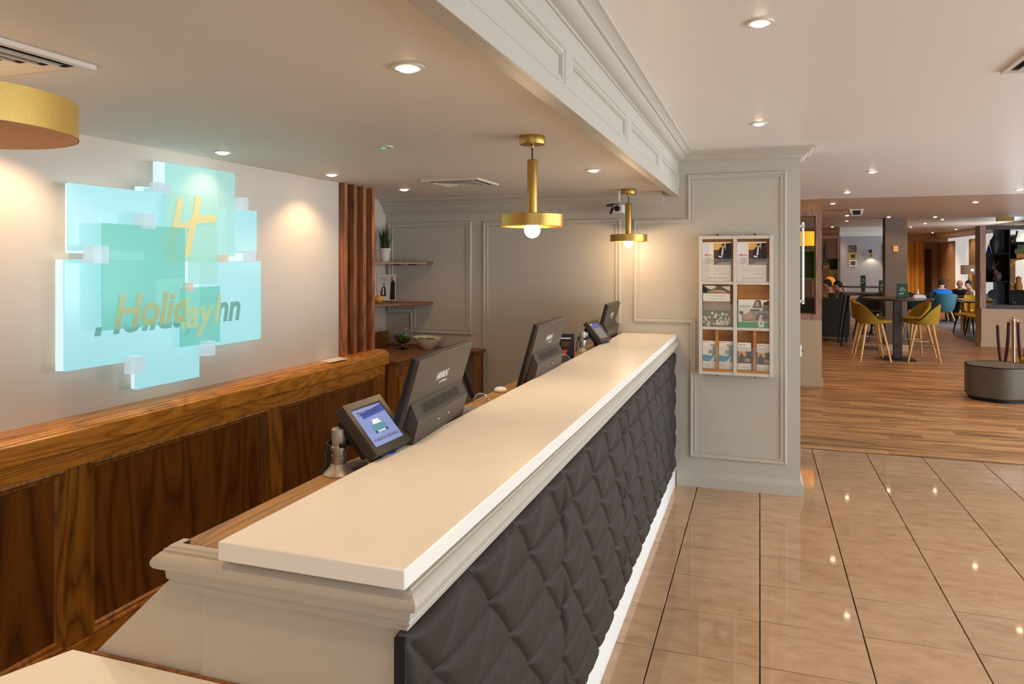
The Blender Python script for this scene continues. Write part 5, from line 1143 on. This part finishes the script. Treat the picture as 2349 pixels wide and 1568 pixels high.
# ============================================================ PEOPLE
def person(name_label, loc, rz, shirt, skin, hair, trouser, bald=False, lean=.12, arms='table', sc=1.0, turn=0., cat='person'):
    """seated figure facing +Y; hips at seat height .46. one skinned body"""
    root = thing('person', name_label, cat, loc, rz); root.scale = (sc*1.2, sc, sc)
    V = []; R = []; E = []
    def nv(p, r, par=None):
        V.append(Vector(p)); R.append(r)
        if par is not None: E.append((par, len(V)-1))
        return len(V)-1
    ln = math.sin(lean)
    pel = nv((0, 0, .53), (.16, .12)); wa = nv((0, .03*ln*8, .68), (.145, .105), pel); ch = nv((0, .06+.2*ln, .86), (.175, .12), wa)
    sh = nv((0, .07+.4*ln, 1.00), (.13, .095), ch); nk = nv((0, .09+.5*ln, 1.08), (.058, .058), sh); nk2 = nv((0, .11+.55*ln, 1.13), (.056, .058), nk)
    for s in (-1, 1):
        hp = nv((.09*s, .02, .50), (.095, .09), pel); kn = nv((.13*s, .46, .50), (.065, .06), hp); an = nv((.13*s, .50, .09), (.042, .042), kn); ft = nv((.13*s, .60, .045), (.042, .032), an); toe = nv((.135*s, .68, .035), (.032, .024), ft)
        so = nv((.175*s, .07+.38*ln, .985), (.07, .07), sh); el = nv((.25*s, .14+.3*ln, .74), (.048, .048), so)
        if arms == 'table': wr_ = nv((.14*s, .38+.2*ln, .765), (.029, .026), el); hd = nv((.12*s, .45+.2*ln, .775), (.036, .018), wr_); D = Vector((-.1*s, 1, -.05)).normalized()
        else: wr_ = nv((.20*s, .34, .60), (.029, .026), el); hd = nv((.18*s, .42, .585), (.036, .018), wr_); D = Vector((-.1*s, 1, -.1)).normalized()
        side = Vector((1, .1*s, 0))
        for k, (o_, L) in enumerate(((-.027, .055), (-.009, .068), (.009, .064), (.027, .048))):
            b0 = nv(V[hd]+side*o_+D*.035, (.0095, .009), hd); b1 = nv(V[b0]+D*L*.6+Vector((0, 0, -.004)), (.0085, .008), b0); nv(V[b1]+D*L*.4+Vector((0, 0, -.016)), (.007, .007), b1)
        th_ = nv(V[hd]-side*.035*s+D*.012+Vector((0, 0, -.004)), (.011, .010), hd); nv(V[th_]-side*.012*s+D*.034, (.008, .008), th_)
    me = bpy.data.meshes.new('body'); me.from_pydata([tuple(v) for v in V], E, [])
    o = bpy.data.objects.new('body', me); C.objects.link(o)
    sk_ = o.modifiers.new('skin', 'SKIN'); sk_.use_smooth_shade = True; sk_.branch_smoothing = .4
    me.skin_vertices[0].data[0].use_root = True
    for i, r in enumerate(R): me.skin_vertices[0].data[i].radius = r
    sb = o.modifiers.new('sub', 'SUBSURF'); sb.levels = 1; sb.render_levels = 1
    bpy.context.view_layer.update()
    m2 = bpy.data.meshes.new_from_object(o.evaluated_get(bpy.context.evaluated_depsgraph_get())); o.modifiers.clear(); o.data = m2
    m2.materials.clear()
    for mm in (M[shirt], M[trouser], M['skin'], M['shoe']): m2.materials.append(mm)
    for p in m2.polygons:
        c = p.center; i = 0
        if c.z > 1.045+.0*ln and abs(c.x) < .1: i = 2
        elif c.z < .10: i = 3
        elif c.z < .56 and (c.y > .02 or c.z < .6) and not (abs(c.x) > .14 and c.z > .56): i = 1
        if arms == 'table' and c.y > .30+.2*ln and c.z > .70: i = 2
        if shirt == 'blueshirt' and c.y > .16+.3*ln and .66 < c.z < .84 and abs(c.x) > .1: i = 2
        if arms != 'table' and c.y > .33 and c.z > .56 and abs(c.x) > .12: i = 2
        p.material_index = i; p.use_smooth = True
    o.parent = root
    hx_ = .0; hy = .13+.6*ln; hz = 1.225
    T = Matrix.Translation((hx_, hy, hz)) @ Matrix.Rotation(turn, 4, 'Z') @ Matrix.Rotation(-lean*1.2, 4, 'X')
    h = MB(); h.T = T; h.sphere((0, 0, .01), .095, 22, 16, (.80, .98, 1.18)); h.sphere((0, .035, -.06), .058, 16, 10, (.85, .9, .85))
    h.prism([(.075, .02), (.112, -.022), (.085, -.028)], -.010, .010, 'YZ'); h.sphere((.078, -.005, -.005), .024, 10, 6, (.35, .7, 1.1)); h.sphere((-.078, -.005, -.005), .024, 10, 6, (.35, .7, 1.1))
    h.tube([(0, -.015, -.06), (0, -.02, -.12)], .05, 12)
    h.build('head', M['skin'], root, smooth=60)
    e = MB(); e.T = T; e.sphere((.030, .083, .005), .009, 8, 6); e.sphere((-.030, .083, .005), .009, 8, 6); e.box(-.045, .08, .022, -.018, .09, .027); e.box(.018, .08, .022, .045, .09, .027); e.build('eyes', M['hair'], root)
    e = MB(); e.T = T; e.box(-.022, .084, -.052, .022, .092, -.046); e.build('mouth', M['red'], root)
    if not bald:
        g = MB(); g.T = T; g.sphere((0, -.012, .028), .098, 22, 16, (.84, .98, 1.14)); 
        keep = []
        g.v = [tuple(v) for v in g.v]; Ti = T.inverted(); fs = []
        for f in g.f:
            c = sum((Ti @ Vector(g.v[i]) for i in f), Vector())/len(f)
            if c.z > .045 or (c.y < .01 and c.z > -.085): fs.append(f)
        g.f = fs; g.m = [0]*len(fs); g.build('hair', M[hair], root, smooth=60)
    return root
person('man in a blue t-shirt sitting with his back to the camera', (4.83, 23.10, -.02), -.15, 'blueshirt', 'skin', 'hair', 'trouser', lean=.22, sc=.90)
person('bald man in a black shirt seated facing the camera', (5.56, 24.35, -.02), 2.85, 'blackshirt', 'skin', 'hair', 'trouser', bald=True, lean=.3, sc=.88)
person('dark-haired man in a pale shirt seated half hidden by the right divider', (5.74, 23.45, -.02), 1.75, 'paleshirt', 'skin', 'hair', 'trouser', lean=.18, sc=.88)
person('person in a navy jacket seated on the dark sofa, leftmost', (1.64, 17.25, .0), 1.45, 'navysuit', 'skin', 'hair', 'trouser', lean=.2, sc=.97, arms='lap')
person('person in an olive jacket seated behind the dark sofa', (1.93, 18.2, -.02), 1.4, 'oliveshirt', 'skin', 'hair', 'trouser', lean=.2, sc=.95, arms='table')
